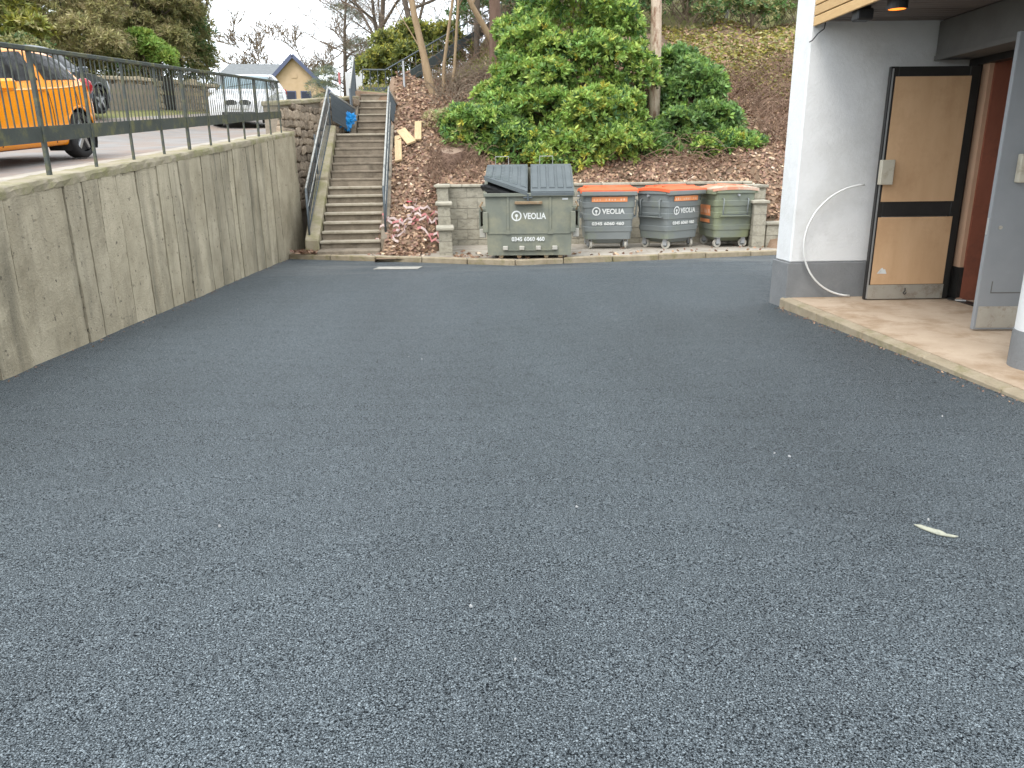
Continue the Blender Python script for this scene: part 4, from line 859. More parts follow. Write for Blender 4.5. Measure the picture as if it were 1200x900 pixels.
    if lowdark:
        patch('sill_trim', ui(wheels[0]+wr+.08), ui(wheels[1]-wr-.08), 3, 5, 'black_plastic')
    for wy in wheels:
        for sx in (1, -1):
            hwid = S[ui(wy), 4]; X = sx*(hwid-.012)
            w0 = thing_part2('wheel', t, (X-sx*.10, wy, wr))
            n = 28; prof = [(.72*wr, .10), (.93*wr, .105), (wr, .075), (wr, -.075), (.93*wr, -.105), (.70*wr, -.10)]
            m_ = MB()
            for i_ in range(n):
                for (r_, x_) in prof: m_.v.append((sx*x_, r_*math.cos(2*math.pi*i_/n), r_*math.sin(2*math.pi*i_/n)))
            k = len(prof)
            for i_ in range(n):
                for j_ in range(k-1): m_.f.append((i_*k+j_, i_*k+j_+1, ((i_+1) % n)*k+j_+1, ((i_+1) % n)*k+j_)); m_.m.append(0)
            m_.build('tyre', 'rubber', w0, smooth=True)
            m_ = MB(); m_.path([(sx*.05, 0, 0), (sx*.06, 0, 0)], wr*.70, 24); m_.build('rim_back', 'black_plastic', w0)
            m_ = MB()
            for a_ in range(5):
                an = 2*math.pi*a_/5+.3; d_ = (math.cos(an), math.sin(an)); e_ = (-d_[1], d_[0])
                m_.hexa([(sx*.062, d_[0]*.03+e_[0]*q*wr*.13, d_[1]*.03+e_[1]*q*wr*.13) for q in (-1, 1)]+[(sx*.062, d_[0]*.71*wr+e_[0]*q*wr*.10, d_[1]*.71*wr+e_[1]*q*wr*.10) for q in (1, -1)],
                        [(sx*.10, d_[0]*.03+e_[0]*q*wr*.10, d_[1]*.03+e_[1]*q*wr*.10) for q in (-1, 1)]+[(sx*.088, d_[0]*.71*wr+e_[0]*q*wr*.07, d_[1]*.71*wr+e_[1]*q*wr*.07) for q in (1, -1)])
            m_.path([(sx*.06, 0, 0), (sx*.105, 0, 0)], .06, 12); m_.build('rim', 'alloy', w0)
            # arch lip and liner
            pts = [(sx*(hwid*.985), wy+(wr+.07)*math.cos(R(a)), wr+(wr+.07)*math.sin(R(a))) for a in range(-4, 186, 10)]
            MB().path(pts, .022, 6).build('arch_trim', paint if kind != 'suv' else 'white_paint', t, smooth=True)
            m_ = MB(); nn = 20
            for i_ in range(nn):
                a = R(-30+240*i_/(nn-1)); m_.v += [(sx*(hwid-.02), wy+(wr+.075)*math.cos(a), wr+(wr+.075)*math.sin(a)), (sx*(hwid-.34), wy+(wr+.075)*math.cos(a), wr+(wr+.075)*math.sin(a))]
            for i_ in range(nn-1): m_.f.append((2*i_, 2*i_+2, 2*i_+3, 2*i_+1)); m_.m.append(0)
            m_.f.append(tuple(2*i_+1 for i_ in range(nn))); m_.m.append(0); m_.build('arch_liner', 'rubber', t)
    return t, S, G, nrm, patch, ui
def thing_part2(name, parent, loc):
    o_ = MB().path([(-.04, 0, 0), (.04, 0, 0)], .07, 10).build(name, 'rubber', parent); o_.location = loc; return o_
RP = math.atan(.0815)
def rpos(x, y): return (x, y, float(road_z(x, y))+.012)
# orange hatchback, nose towards the camera, rear wheel near the frame edge
HK = [(-1.80, .42, .62, .66, .60, .45), (-1.74, .26, .72, .76, .74, .60), (-1.55, .22, .80, .86, .80, .66), (-1.20, .20, .87, .95, .83, .68), (-.86, .19, .92, 1.03, .84, .66), (-.45, .19, .94, 1.27, .845, .60), (-.05, .19, .96, 1.44, .845, .58), (.45, .19, .98, 1.49, .845, .58), (.95, .19, 1.0, 1.47, .84, .57), (1.35, .21, 1.03, 1.40, .83, .55), (1.58, .24, 1.04, 1.22, .80, .56), (1.72, .30, .98, 1.04, .75, .58), (1.80, .44, .80, .82, .66, .50)]
t1, S, G, nrm, patch, ui = make_car('bright orange hatchback parked behind the railing at the left edge', rpos(-6.88, 10.15), R(0), RP, 'orange_paint', [(a, b, c*.95, d*.945, e, f) for a, b, c, d, e, f in HK], (-1.14, 1.16), .31, cabin=(-.86, -.08, 1.22, 1.62))
for sx in (1, -1):
    o_ = blob('tail_light', 'lamp_red', t1, (sx*.72, 1.66, .96), (.09, .13, .12), 2, .03, 2)
    o_ = blob('headlight', 'lamp_clear', t1, (sx*.62, -1.66, .66), (.12, .16, .08), 2, .03, 2)
MB().box(-.60, .60, 1.70, 1.805, .30, .46).build('rear_bumper_trim', 'black_plastic', t1, bevel=.03)
patch('roof_spoiler', ui(1.22), ui(1.40), 34, 40, 'orange_paint', off=.03, center=True)
# grey car further up across the road
t2, S, G, nrm, patch, ui = make_car('dark grey hatchback parked across the road beyond the orange car', rpos(-10.98, 18.72), R(178), -RP, 'grey_paint', [(a*1.09, b, c*1.0, d*.98, e*1.02, f*1.02) for a, b, c, d, e, f in HK], (-1.24, 1.27), .325, cabin=(-.94, -.09, 1.33, 1.76))
for sx in (1, -1): blob('tail_light', 'lamp_red', t2, (sx*.73, 1.80, .96), (.09, .13, .10), 2, .03, 2); blob('headlight', 'lamp_clear', t2, (sx*.64, -1.80, .66), (.12, .16, .08), 2, .03, 2)
patch('waist_trim', ui(-.8), ui(1.6), 24, 24, 'silver', off=.01)
# white estate facing the camera
SK_ = [(-2.10, .45, .66, .70, .62, .48), (-2.05, .28, .80, .86, .80, .66), (-1.88, .24, .90, .97, .87, .74), (-1.5, .22, .97, 1.05, .90, .76), (-1.02, .22, 1.02, 1.13, .91, .74), (-.60, .22, 1.04, 1.38, .91, .66), (-.15, .22, 1.06, 1.58, .91, .63), (.5, .22, 1.08, 1.64, .91, .63), (1.2, .23, 1.10, 1.62, .905, .62), (1.75, .25, 1.12, 1.54, .89, .60), (2.0, .30, 1.10, 1.32, .85, .62), (2.10, .42, 1.0, 1.05, .78, .60), (2.16, .52, .84, .86, .70, .54)]
t3, S, G, nrm, patch, ui = make_car('white car with twin oval grilles facing the camera behind the railing', rpos(-8.1, 25.2), R(8), RP, 'white_paint', [(a, b, c*.94, d*.93, e, f) for a, b, c, d, e, f in SK_], (-1.32, 1.40), .34, screen='screen_glass', kind='suv', cabin=(-1.02, -.2, 1.66, 2.02))
for sx in (1, -1):
    m_ = MB(); n = 20; m_.prism([(sx*.19+.165*math.cos(2*math.pi*i/n), .085*math.sin(2*math.pi*i/n)) for i in range(n)], 0, .06); g2 = m_.build('grille', 'black_plastic', t3); g2.rotation_euler = (R(90), 0, 0); g2.location = (0, -2.06, .70)
    for k in range(5): MB().box(sx*.19-.11+k*.055-.004, sx*.19-.11+k*.055+.004, -.06, .06, .0605, .068).build('grille_bar', 'silver', g2)
    o_ = blob('headlight', 'lamp_clear', t3, (sx*.66, -1.90, .76), (.20, .13, .075), 2, .02, 2); o_.rotation_euler = (0, 0, sx*R(18))
    o_ = MB().box(-.15, .15, -.03, .03, -.05, .05).build('fog_grille', 'black_plastic', t3, bevel=.02); o_.location = (sx*.60, -2.045, .42)
    blob('tail_light', 'lamp_red', t3, (sx*.80, 2.04, .98), (.07, .09, .14), 2, .03, 2)
MB().box(-.48, .48, -2.115, -2.05, .33, .47).build('air_intake', 'black_plastic', t3, bevel=.03)
MB().box(-.26, .26, -2.135, -2.116, .53, .64).build('number_plate', 'white_print', t3, bevel=.004)
MB().path([(-.45, -1.10, 1.13), (-.05, -.95, 1.19), (.35, -.80, 1.25)], .012, 4).build('wiper', 'black_plastic', t3)

# ------------------------------------------------------------------ far things: boundary wall, house, sign
bwl = thing('boundary_wall', 'old mossy stone boundary wall across the upper road', 'wall')
def bx_(y): return -12.2+.25*max(0, y-22)
y = 12.0; seg = []
while y < 32:
    L_ = random.uniform(.28, .55)
    if not (25.6 < y < 26.6):
        x = bx_(y); zb = float(road_z(x, y)); zz = zb-.2; 
        while zz < zb+.80:
            h = random.uniform(.16, .26)
            m_ = MB(); j = lambda: random.uniform(-.025, .025)
            m_.add([(x+sx*.17+j(), y+L_*(.5+sy*.48)+j(), zz+h*(.5+sz*.47)+j()) for sx, sy, sz in [(-1, -1, -1), (1, -1, -1), (1, 1, -1), (-1, 1, -1), (-1, -1, 1), (1, -1, 1), (1, 1, 1), (-1, 1, 1)]], [(0, 3, 2, 1), (4, 5, 6, 7), (0, 1, 5, 4), (1, 2, 6, 5), (2, 3, 7, 6), (3, 0, 4, 7)])
            m_.build('stone', 'boundary_stone', bwl, bevel=.02); zz += h
    y += L_
for a, b in ((12, 25.6), (26.6, 32)):
    MB().hexa([(bx_(a)-.12, a, float(road_z(bx_(a), a))-.2), (bx_(a)+.12, a, float(road_z(bx_(a), a))-.2), (bx_(b)+.12, b, float(road_z(bx_(b), b))-.2), (bx_(b)-.12, b, float(road_z(bx_(b), b))-.2)],
              [(bx_(a)-.12, a, float(road_z(bx_(a), a))+.72), (bx_(a)+.12, a, float(road_z(bx_(a), a))+.72), (bx_(b)+.12, b, float(road_z(bx_(b), b))+.72), (bx_(b)-.12, b, float(road_z(bx_(b), b))+.72)]).build('wall_core', 'rubble_mortar', bwl)
    q = a
    while q < b-.1:
        e = min(q+.7, b); MB().hexa([(bx_(q)-.22, q+.01, float(road_z(bx_(q), q))+.80), (bx_(q)+.22, q+.01, float(road_z(bx_(q), q))+.80), (bx_(e)+.22, e, float(road_z(bx_(e), e))+.80), (bx_(e)-.22, e, float(road_z(bx_(e), e))+.80)],
            [(bx_(q)-.18, q+.01, float(road_z(bx_(q), q))+.92), (bx_(q)+.18, q+.01, float(road_z(bx_(q), q))+.92), (bx_(e)+.18, e, float(road_z(bx_(e), e))+.92), (bx_(e)-.18, e, float(road_z(bx_(e), e))+.92)]).build('coping_stone', 'boundary_stone', bwl, bevel=.03); q = e
gt = thing('dark_gate', 'dark tall solid gate set in the gap of the boundary wall', 'gate', (bx_(26.1), 26.1, float(road_z(bx_(26.1), 26.1))), R(-14))
for k in range(5): MB().box(-.02, .02, -.48+k*.194, -.48+k*.194+.18, .02, 1.02).build('board', 'black_frame', gt)
MB().box(-.05, -.021, -.48, .48, .2, .28).build('cross_bar', 'black_frame', gt); MB().box(-.05, -.021, -.48, .48, .75, .83).build('cross_bar', 'black_frame', gt)
hx, hy = -15.9, 60.0
ho = thing('gabled_house', 'distant tan gabled house with grey slate roof and blue bargeboards', 'house', (hx, hy, 4.0), R(8))
gw, ah, eh, dl_ = 3.0, 5.42, 2.35, 9.0
MB().add([(-gw, 0, 0), (gw, 0, 0), (gw, 0, eh), (0, 0, ah-.12), (-gw, 0, eh), (-gw, dl_, 0), (gw, dl_, 0), (gw, dl_, eh), (0, dl_, ah-.12), (-gw, dl_, eh)],
         [(0, 1, 2, 3, 4), (5, 9, 8, 7, 6), (1, 6, 7, 2), (0, 4, 9, 5)]).build('wall', 'house_wall', ho)
for sx in (-1, 1):
    a, b = (0, ah), (sx*(gw+.35), eh-.28); d_ = Vector((b[0]-a[0], 0, b[1]-a[1])).normalized(); up_ = Vector((-d_.z*sx, 0, d_.x*sx)); up_ = up_ if up_.z > 0 else -up_
    P = [Vector((a[0], -.3, a[1])), Vector((b[0], -.3, b[1])), Vector((b[0], dl_+.3, b[1])), Vector((a[0], dl_+.3, a[1]))]
    MB().hexa(P, [p+up_*.12 for p in P]).build('roof', 'slate', ho)
    MB().bar((a[0], -.34, a[1]+.02), (b[0], -.34, b[1]+.02), .08, .26, up=(up_.x, 0, up_.z)).build('bargeboard', 'barge_blue', ho)
for x in (-.35, .75):
    f_ = MB().box(x-.38, x+.38, -.05, .02, 2.0, 3.0).build('window', 'barge_blue', ho); MB().box(x-.31, x+.31, -.06, -.051, 2.07, 2.93).build('pane', 'window_dark', f_)
MB().box(-.2, .2, -.04, .0, 3.9, 4.2).build('vent', 'house_wall', ho)
wing = MB(); wing.add([(-8.1, 4.5, 0), (-3.01, 4.5, 0), (-3.01, 4.5, 2.9), (-8.1, 4.5, 2.9), (-8.1, 10.5, 0), (-3.01, 10.5, 0), (-3.01, 10.5, 2.9), (-8.1, 10.5, 2.9)], [(0, 1, 2, 3), (4, 7, 6, 5), (0, 3, 7, 4)]); wing.build('wing_wall', 'house_wall', ho)
MB().add([(-8.6, 4.0, 2.7), (-1.0, 4.0, 2.7), (-1.0, 7.5, 5.75), (-6.0, 7.5, 5.75), (-8.6, 11, 2.7), (-1.0, 11, 2.7)], [(0, 1, 2, 3), (3, 2, 5, 4), (0, 3, 4)]).build('wing_roof', 'slate', ho, fix=False)
sg = thing('site_board', 'plain white board on posts beyond the head of the stairs', 'board', (-5.5, 30.0, 2.78))
MB().box(-.55, .70, -.03, .03, 1.05, 2.05).build('panel', 'sign_white', sg); 
for x in (-.45, .6): MB().box(x-.04, x+.04, .031, .09, -.6, 1.9).build('post', 'galvanised', sg)
rpst = thing('marker_post', 'slim red and white marker post left of the white board', 'post', (-6.15, 29.4, 2.75))
for k in range(6): MB().path([(0, 0, -.4+k*.4), (0, 0, -.4+k*.4+.4)], .045, 8).build('band', 'tape_red' if k % 2 else 'sign_white', rpst)

# ------------------------------------------------------------------ vegetation
def rosettes(name, lobes, n, k, L, W, mats, probs, parent, up=.45, inner=.72, spread=(.15, .8), droop=.0, sub=7):
    lobes = [tuple(l) for l in lobes]
    if sub:
        ex = []
        for l in lobes:
            for _ in range(sub):
                d0 = unit(RNG.standard_normal(3)); d0[2] = abs(d0[2])*.9-.1; d0[1] -= .25; q_ = RNG.uniform(.26, .46); ex.append((l[0]+d0[0]*l[3]*.92, l[1]+d0[1]*l[4]*.92, l[2]+d0[2]*l[5]*.92, l[3]*q_, l[4]*q_, l[5]*q_*.8))
        lobes = [(l[0], l[1], l[2], l[3]*.9, l[4]*.9, l[5]*.9) for l in lobes]+ex
    lobes = np.array(lobes, float); area = lobes[:, 3]*lobes[:, 5]; pick = RNG.choice(len(lobes), n, p=area/area.sum())
    d = unit(RNG.standard_normal((n, 3))); d[:, 2] = np.where(d[:, 2] < -.35, -d[:, 2], d[:, 2]); lb = lobes[pick]
    rad = 1-(1-inner)*RNG.random(n)**1.6; lump = 1+.17*np.sin(5*d[:, 0]+lb[:, 0]*3)*np.sin(6*d[:, 2]+1)+.10*np.sin(9*d[:, 1]+4*d[:, 2]+lb[:, 2])+.06*RNG.standard_normal(n)
    P = lb[:, :3]+d*lb[:, 3:6]*(rad*lump)[:, None]
    ins = np.zeros(n, bool)
    for q in lobes: ins |= (((P-q[:3])/q[3:6])**2).sum(1) < .45
    P, d = P[~ins], d[~ins]; n = len(P)
    ax = unit(d+np.array([0, 0, up])+.35*RNG.standard_normal((n, 3)))
    A = np.repeat(ax, k, 0); PP = np.repeat(P, k, 0); a = unit(np.cross(A, RNG.standard_normal((n*k, 3))))
    el = RNG.uniform(spread[0], spread[1], (n*k, 1)); D = unit(a*(1-el*.5)+A*el+np.array([0, 0, -droop]))
    V, F = leaves(PP+.01*RNG.standard_normal(PP.shape), D, L, W)
    mi = np.repeat(RNG.choice(len(mats), n, p=probs), k)
    o_ = npmesh(name, V, F, mats, mi, parent); o_['kind'] = 'stuff'; return o_
def stems(parent, base, tips, r, m_='twig', name='stem'):
    mb = MB(); b = Vector(base)
    for tp_ in tips:
        e = Vector(tp_); mid = b.lerp(e, .5)+Vector((random.uniform(-.2, .2), random.uniform(-.2, .2), -.1)); mb.path([b, mid, e], [r, r*.7, r*.3], 6, caps=False)
    return mb.build(name, m_, parent, smooth=True)
def bush(name, label, cat, lobes, n, k, L, W, mats, probs, group=None, **kw):
    c = lobes[0]; bx0 = np.mean([l[0] for l in lobes]); by0 = np.mean([l[1] for l in lobes]); gz_ = kw.pop('gz', None); gz_ = hz_(bx0, by0) if gz_ is None else gz_
    t = thing(name, label, cat, (bx0, by0, gz_), 0, group); sm_ = kw.pop('stem', 'twig')
    L2 = [(l[0]-bx0, l[1]-by0, l[2]-gz_, l[3], l[4], l[5]) for l in lobes]
    rosettes('foliage', L2, n, k, L, W, mats, probs, t, **kw)
    stems(t, (0, 0, -.1), [(l[0]+random.uniform(-.3, .3)*l[3], l[1]+random.uniform(-.4, .2)*l[4], l[2]+.4*l[5]) for l in L2 for _ in range(4)], .035, sm_); return t
RH = ['rh1', 'rh2', 'rh3', 'rh4', 'rhy']; RP_ = [.40, .26, .21, .10, .03]
bush('rhododendron', 'large bright green rhododendron rising behind the skip', 'bush',
     [(1.6, 19.6, 3.2, 1.6, 1.2, 1.5), (.75, 19.5, 3.5, .9, .9, 1.0), (2.55, 20.0, 4.1, .8, .9, 1.3), (1.55, 19.9, 4.9, 1.1, 1.0, 1.0), (.0, 18.9, 2.6, .9, .8, .8), (2.55, 18.9, 2.5, .7, .7, .75), (.35, 19.4, 4.1, .7, .7, .8), (1.0, 18.7, 2.4, 1.0, .7, .8)], 9500, 9, .14, .05, RH, RP_, 'rhododendrons on the bank')
bush('rhododendron', 'low green rhododendron spilling over the bank left of the skip lids', 'bush', [(-.55, 18.3, 2.0, .85, .7, .75), (.25, 18.0, 1.7, .75, .6, .65), (-1.1, 18.5, 2.25, .5, .5, .55)], 3000, 9, .14, .05, RH, [.3, .34, .12, .22, .02], 'rhododendrons on the bank')
bush('rhododendron', 'yellow-green rhododendron hanging over the coping behind skip and first bin', 'bush', [(1.35, 17.75, 1.55, .85, .65, .75), (2.25, 17.9, 1.75, .7, .6, .8), (1.9, 18.0, 2.4, .8, .6, .7)], 3300, 9, .14, .052, RH, [.38, .18, .28, .08, .08], 'rhododendrons on the bank')
bush('rhododendron', 'dark green rhododendron to the right of the pale trunk', 'bush', [(4.45, 19.6, 2.8, .85, .8, .95), (4.9, 18.9, 2.1, .8, .7, .7), (4.0, 18.7, 2.0, .75, .6, .6), (4.2, 20.2, 3.5, .6, .6, .7), (3.3, 18.2, 1.6, .55, .5, .45)], 4000, 9, .15, .055, ['dk1', 'dk2', 'dk3', 'rh2', 'rh1'], [.25, .28, .12, .18, .17], 'rhododendrons on the bank')
bush('rhododendron', 'small green rhododendron low on the bank above the last bin', 'bush', [(5.25, 18.35, 1.75, .55, .5, .42), (4.5, 18.2, 1.65, .45, .4, .4)], 1300, 9, .13, .054, RH, [.3, .36, .14, .18, .02], 'rhododendrons on the bank')
bush('grey_shrub', 'thin grey-green shrub beside the stump at the foot of the rhododendron', 'bush', [(-1.55, 18.7, 2.35, .45, .45, .4), (-1.05, 18.2, 1.95, .45, .4, .35)], 900, 5, .09, .02, ['ol1', 'ol4', 'dk2'], [.4, .35, .25], inner=.3)
bush('yellow_evergreen', 'rounded yellow-topped evergreen bush beyond the head of the stairs', 'bush', [(-3.2, 26.0, 4.55, 1.35, 1.1, 1.25), (-2.3, 26.4, 4.9, 1.0, .9, 1.0), (-3.9, 26.0, 4.2, .8, .8, .9)], 4200, 6, .15, .05, ['yl1', 'yl3', 'yl4', 'yl2'], [.22, .36, .3, .12], up=.8)
# far hillside shrubs
for (x, y, s_, lab, ms, pb) in ((7.2, 25.5, 1.0, 'olive evergreen shrub at the top of the bank near the white wall', ['dk1', 'ol1', 'dk3'], [.4, .4, .2]), (9.6, 26.0, 1.2, 'grey-green low shrub on the bank, furthest right beside the white wall', ['ol1', 'dk2', 'ol3'], [.4, .3, .3]), (5.4, 26.5, 1.3, 'mid green shrub at the top of the bank right of the pale trunk', ['dk2', 'ol1', 'rh4'], [.4, .3, .3]), (2.6, 25.5, 1.6, 'dark shrub filling the wood behind the tall rhododendron', ['dk3', 'ol3', 'rh4'], [.4, .3, .3]), (13.0, 27.0, 1.9, 'big olive shrub on the bank behind the white entrance building', ['ol1', 'dk2', 'ol3'], [.4, .3, .3]), (-.2, 27.5, 1.4, 'dark evergreen shrub in the wood above the path railing', ['dk3', 'ol3', 'dk1'], [.4, .3, .3])):
    z = hz_(x, y); bush('woodland_shrub', lab, 'bush', [(x, y, z+.45*s_, 1.2*s_, .8*s_, .6*s_), (x+.8*s_, y+.3, z+.35*s_, .7*s_, .6*s_, .45*s_)], 900, 6, .15, .05, ms, pb, 'shrubs along the top of the bank', gz=z)
# trees behind the boundary wall on the left
def outw(l, q=1.14): return tuple([l[0]*q, l[1]*q, 1.4+(l[2]-1.4)*q]+[v*q for v in l[3:]])
def tree_crown(name, label, base, lobes, n, k, L, W, mats, probs, r=.16, bark='bark_dark', group='trees behind the boundary wall', **kw):
    base = (base[0]*1.14, base[1]*1.14, float(road_z(base[0]*1.14, base[1]*1.14))); lobes = [outw(l) for l in lobes]
    t = thing(name, label, 'tree', base, 0, group); L2 = [(l[0]-base[0], l[1]-base[1], l[2]-base[2], l[3], l[4], l[5]) for l in lobes]
    mb = MB(); top = max(l[2] for l in L2); mb.path([(0, 0, -.3), (.06, 0, top*.5), (-.05, .05, top)], [r, r*.7, r*.25], 8)
    for l in L2:
        for _ in range(3): mb.path([(0, 0, max(.3, l[2]*.5)), (l[0]*.6+random.uniform(-.2, .2), l[1]*.6, l[2]*.85), (l[0]+random.uniform(-.5, .5)*l[3], l[1]+random.uniform(-.5, .3)*l[4], l[2]+random.uniform(0, .5)*l[5])], [r*.4, r*.25, r*.08], 5, caps=False)
    mb.build('trunk', bark, t, smooth=True); rosettes('crown', L2, n, k, L, W, mats, probs, t, **kw); return t
def rzf(x, y): return float(road_z(x, y))
OL = ['ol1', 'ol2', 'ol3', 'ol4']
tree_crown('evergreen_tree', 'yellow-green leafy tree at the top left corner behind the orange car', (-13.8, 21.5, rzf(-13.8, 21.5)), [(-13.9, 21.3, 5.7, 1.9, 1.3, 1.5), (-12.9, 21.0, 4.8, 1.2, 1.0, .9), (-14.4, 21, 4.4, 1.6, 1.1, 1.0)], 8500, 6, .19, .055, ['yl1', 'yl3', 'ol2', 'yl2'], [.3, .35, .2, .15])
tree_crown('evergreen_tree', 'brownish olive feathery evergreen above the grey car', (-12.2, 22.6, rzf(-12.2, 22.6)), [(-12.0, 22.4, 5.5, 1.5, 1.2, 1.9), (-11.3, 22.2, 4.6, 1.1, 1.0, .9), (-12.6, 22.4, 4.3, 1.1, 1, .9)], 11000, 7, .18, .028, OL, [.3, .3, .1, .3], inner=.5)
tree_crown('evergreen_tree', 'tall olive evergreen overhanging the middle of the boundary wall', (-11.4, 25.5, rzf(-11.4, 25.5)), [(-11.3, 25.2, 6.6, 1.5, 1.2, 1.6), (-10.4, 25.3, 6.3, 1.2, 1.1, 1.4), (-11.0, 25.0, 5.0, 1.4, 1.0, 1.0)], 11000, 7, .19, .03, OL, [.34, .24, .27, .15], inner=.5)
tree_crown('evergreen_tree', 'dark green rounded evergreen leaning towards the white car', (-11.9, 27.5, rzf(-11.9, 27.5)), [(-11.1, 27.2, 5.9, 1.2, 1.1, 1.3), (-10.6, 27.0, 5.0, .85, .9, .75), (-11.8, 27.2, 5.2, 1.2, 1, 1.0), (-11.6, 27.4, 7.2, 1.1, 1, 1.2)], 11000, 7, .18, .034, ['dk1', 'ol3', 'ol1', 'rh4'], [.25, .3, .35, .1], inner=.55)
for (x, y, z, sx, sz, lab, ms, pb_) in ((-17.5, 31, 7.0, 3.2, 3.6, 'big olive evergreen filling the background behind the top left trees', ['ol1', 'ol3', 'ol2', 'dk3'], [.35, .3, .2, .15]), (-15.2, 32.5, 7.4, 2.8, 3.6, 'big dark evergreen in the background above the boundary wall gate', ['ol3', 'ol1', 'dk3', 'ol4'], [.35, .3, .2, .15])):
    tree_crown('evergreen_tree', lab, (x/1.14, y/1.14, 3), [outw(l, 1/1.14) for l in ((x, y, z, sx, 1.5, sz), (x+.5*sx, y-.3, z-.5*sz, .8*sx, 1.3, .6*sz), (x-.4*sx, y-.4, z-.6*sz, .8*sx, 1.3, .5*sz))], 7000, 7, .30, .06, ms, pb_, inner=.5)
bush('bright_shrub', 'bright light-green shrub leaning over the boundary wall below the olive trees', 'bush', [outw((-10.55, 23.3, 4.75, .62, .5, .45)), outw((-10.2, 23.7, 4.5, .55, .5, .4))], 1500, 6, .17, .06, ['br1', 'rh3', 'rh1'], [.5, .25, .25], gz=rzf(-10.6, 23.4))
bush('wall_shrub', 'dark ivy-like shrub behind the boundary wall near its gate', 'bush', [(-13.2, 22.5, 4.2, 1.0, .9, .8), (-12.6, 26.5, 4.4, .9, .9, .8), (-11.9, 30, 4.6, 1.0, 1.0, .8), (-13.6, 19.5, 4.0, 1.2, .9, .9)], 1900, 6, .12, .05, ['ol3', 'ol1', 'dk3'], [.4, .4, .2], gz=rzf(-11, 22))
# bare trees
def bare_tree(name, label, base, h, r, lean=(0, 0), seed=1, depth=4, bark='bark_tan', twig='twig', spread=.55, first=.35, kids=(3, 5), cat='tree', group=None, flat=0, pts=None, rmin=.004):
    rg = random.Random(seed); t = thing(name, label, cat, base, 0, group); tr = MB(); tw = MB()
    def grow(p, d, L_, r_, dep):
        n = 5; P = [p]; q = p.copy(); dd = d.copy()
        for i in range(n):
            dd = (dd+Vector((rg.uniform(-1, 1), rg.uniform(-1, 1), rg.uniform(-.6, .9)))*.11).normalized(); q = q+dd*L_/n; P.append(q.copy())
        rs = [max(rmin, r_*(1-.6*i/n)) for i in range(n+1)]; (tr if dep >= depth-1 else tw).path(P, rs, 7 if dep >= depth-1 else (5 if dep > 1 else 3), caps=False)
        if dep == 0: return
        for _ in range(rg.randint(*kids)):
            f = rg.uniform(first if dep == depth else .2, 1); i = min(int(f*n), n-1); b = P[i].lerp(P[i+1], f*n-i); ax = Vector((rg.uniform(-1, 1), rg.uniform(-1, 1), rg.uniform(-.3, .8)-flat)).normalized()
            grow(b, (dd*(1-spread)+ax*spread).normalized(), L_*rg.uniform(.45, .7), max(rmin, r_*(1-.6*f)*.55), dep-1)
    if pts:
        P = [Vector(p) for p in pts]; k = len(P); tr.path(P, [r*(1-.5*i/(k-1)) for i in range(k)], 10)
        for i in range(rg.randint(*kids)+2):
            f = rg.uniform(first, 1); j = min(int(f*(k-1)), k-2); b = P[j].lerp(P[j+1], f*(k-1)-j); grow(b, Vector((rg.uniform(-1, 1), rg.uniform(-.6, .6), rg.uniform(0, .8))).normalized(), h*rg.uniform(.2, .4), r*.28, depth-1)
    else: grow(Vector((0, 0, -.2)), Vector((lean[0], lean[1], 1)).normalized(), h, r, depth)
    tr.build('trunk', bark, t, smooth=True)
    if tw.v: o_ = tw.build('crown', twig, t, smooth=True); o_['kind'] = 'stuff'
    return t
bare_tree('pale_trunk_tree', 'straight tree with pale flaking bark rising from the rhododendron', (3.50, 19.15, hz_(3.50, 19.15)), 9, .155, seed=4, bark='bark_pale', first=.75, pts=[(0, 0, -.6), (-.03, 0, 2), (-.09, 0, 4.2), (-.12, .05, 6.5), (-.05, 0, 9)])
# multi-stemmed tree right of the stairs
for i, (dx, lx, hgt, r, lab) in enumerate(((0, -.15, 5.6, .105, 'thickest smooth tan stem of the clump right of the stairs'), (.16, -.03, 5.2, .05, 'thin upright tan stem just right of the thickest stem'), (.30, .10, 5.0, .045, 'slender tan stem on the right of the stem clump'), (-.12, -.27, 4.0, .038, 'thin tan stem leaning left towards the stairs'))):
    bare_tree('young_tree', lab, (-1.85+dx, 20.4+.1*i, hz_(-1.85+dx, 20.4)-.1), hgt, r, (lx, 0), seed=21+i, depth=3, bark='bark_tan', kids=(3, 5), spread=.6, group='tan stems right of the stairs')
WT = [(-.35, 21.6, 9, .17, 'bark_red', 'stout reddish-brown trunk left of the rhododendron'), (.9, 24.5, 9, .13, 'bark_dark', 'dark bare trunk in the wood behind the rhododendron'), (-1.0, 25.5, 9, .10, 'bark_dark', 'bare brown tree beside the path railing'),
      (6.0, 27.5, 9, .16, 'bark_red', 'brown trunk in the wood right of the pale trunk'), (7.1, 26.8, 8, .06, 'birch', 'thin white birch stem in the wood near the white wall'), (8.2, 29, 9, .10, 'bark_dark', 'dark slim trunk deep in the wood near the white wall'), (3.9, 28, 9, .12, 'bark_dark', 'bare tree deep in the wood behind the pale trunk'),
      (5.2, 31, 9, .07, 'birch', 'pale thin trunk deep in the wood'), (9.6, 30.5, 9, .12, 'bark_dark', 'bare tree at the far right of the wood'), (-3.6, 33, 10, .14, 'bark_dark', 'tall bare tree beyond the yellow-topped bush'), (-5.6, 37, 11, .15, 'bark_dark', 'tall dark bare tree against the sky above the stairs'), (2.1, 32, 10, .13, 'bark_dark', 'bare tree in the middle of the wood'), (-1.4, 30, 10, .08, 'birch', 'slim pale trunk above the path railing'), (11.6, 26.5, 9, .13, 'bark_dark', 'bare tree on the bank hidden behind the white wall'), (13.5, 30, 9, .12, 'bark_red', 'bare tree further along the bank behind the white wall')]
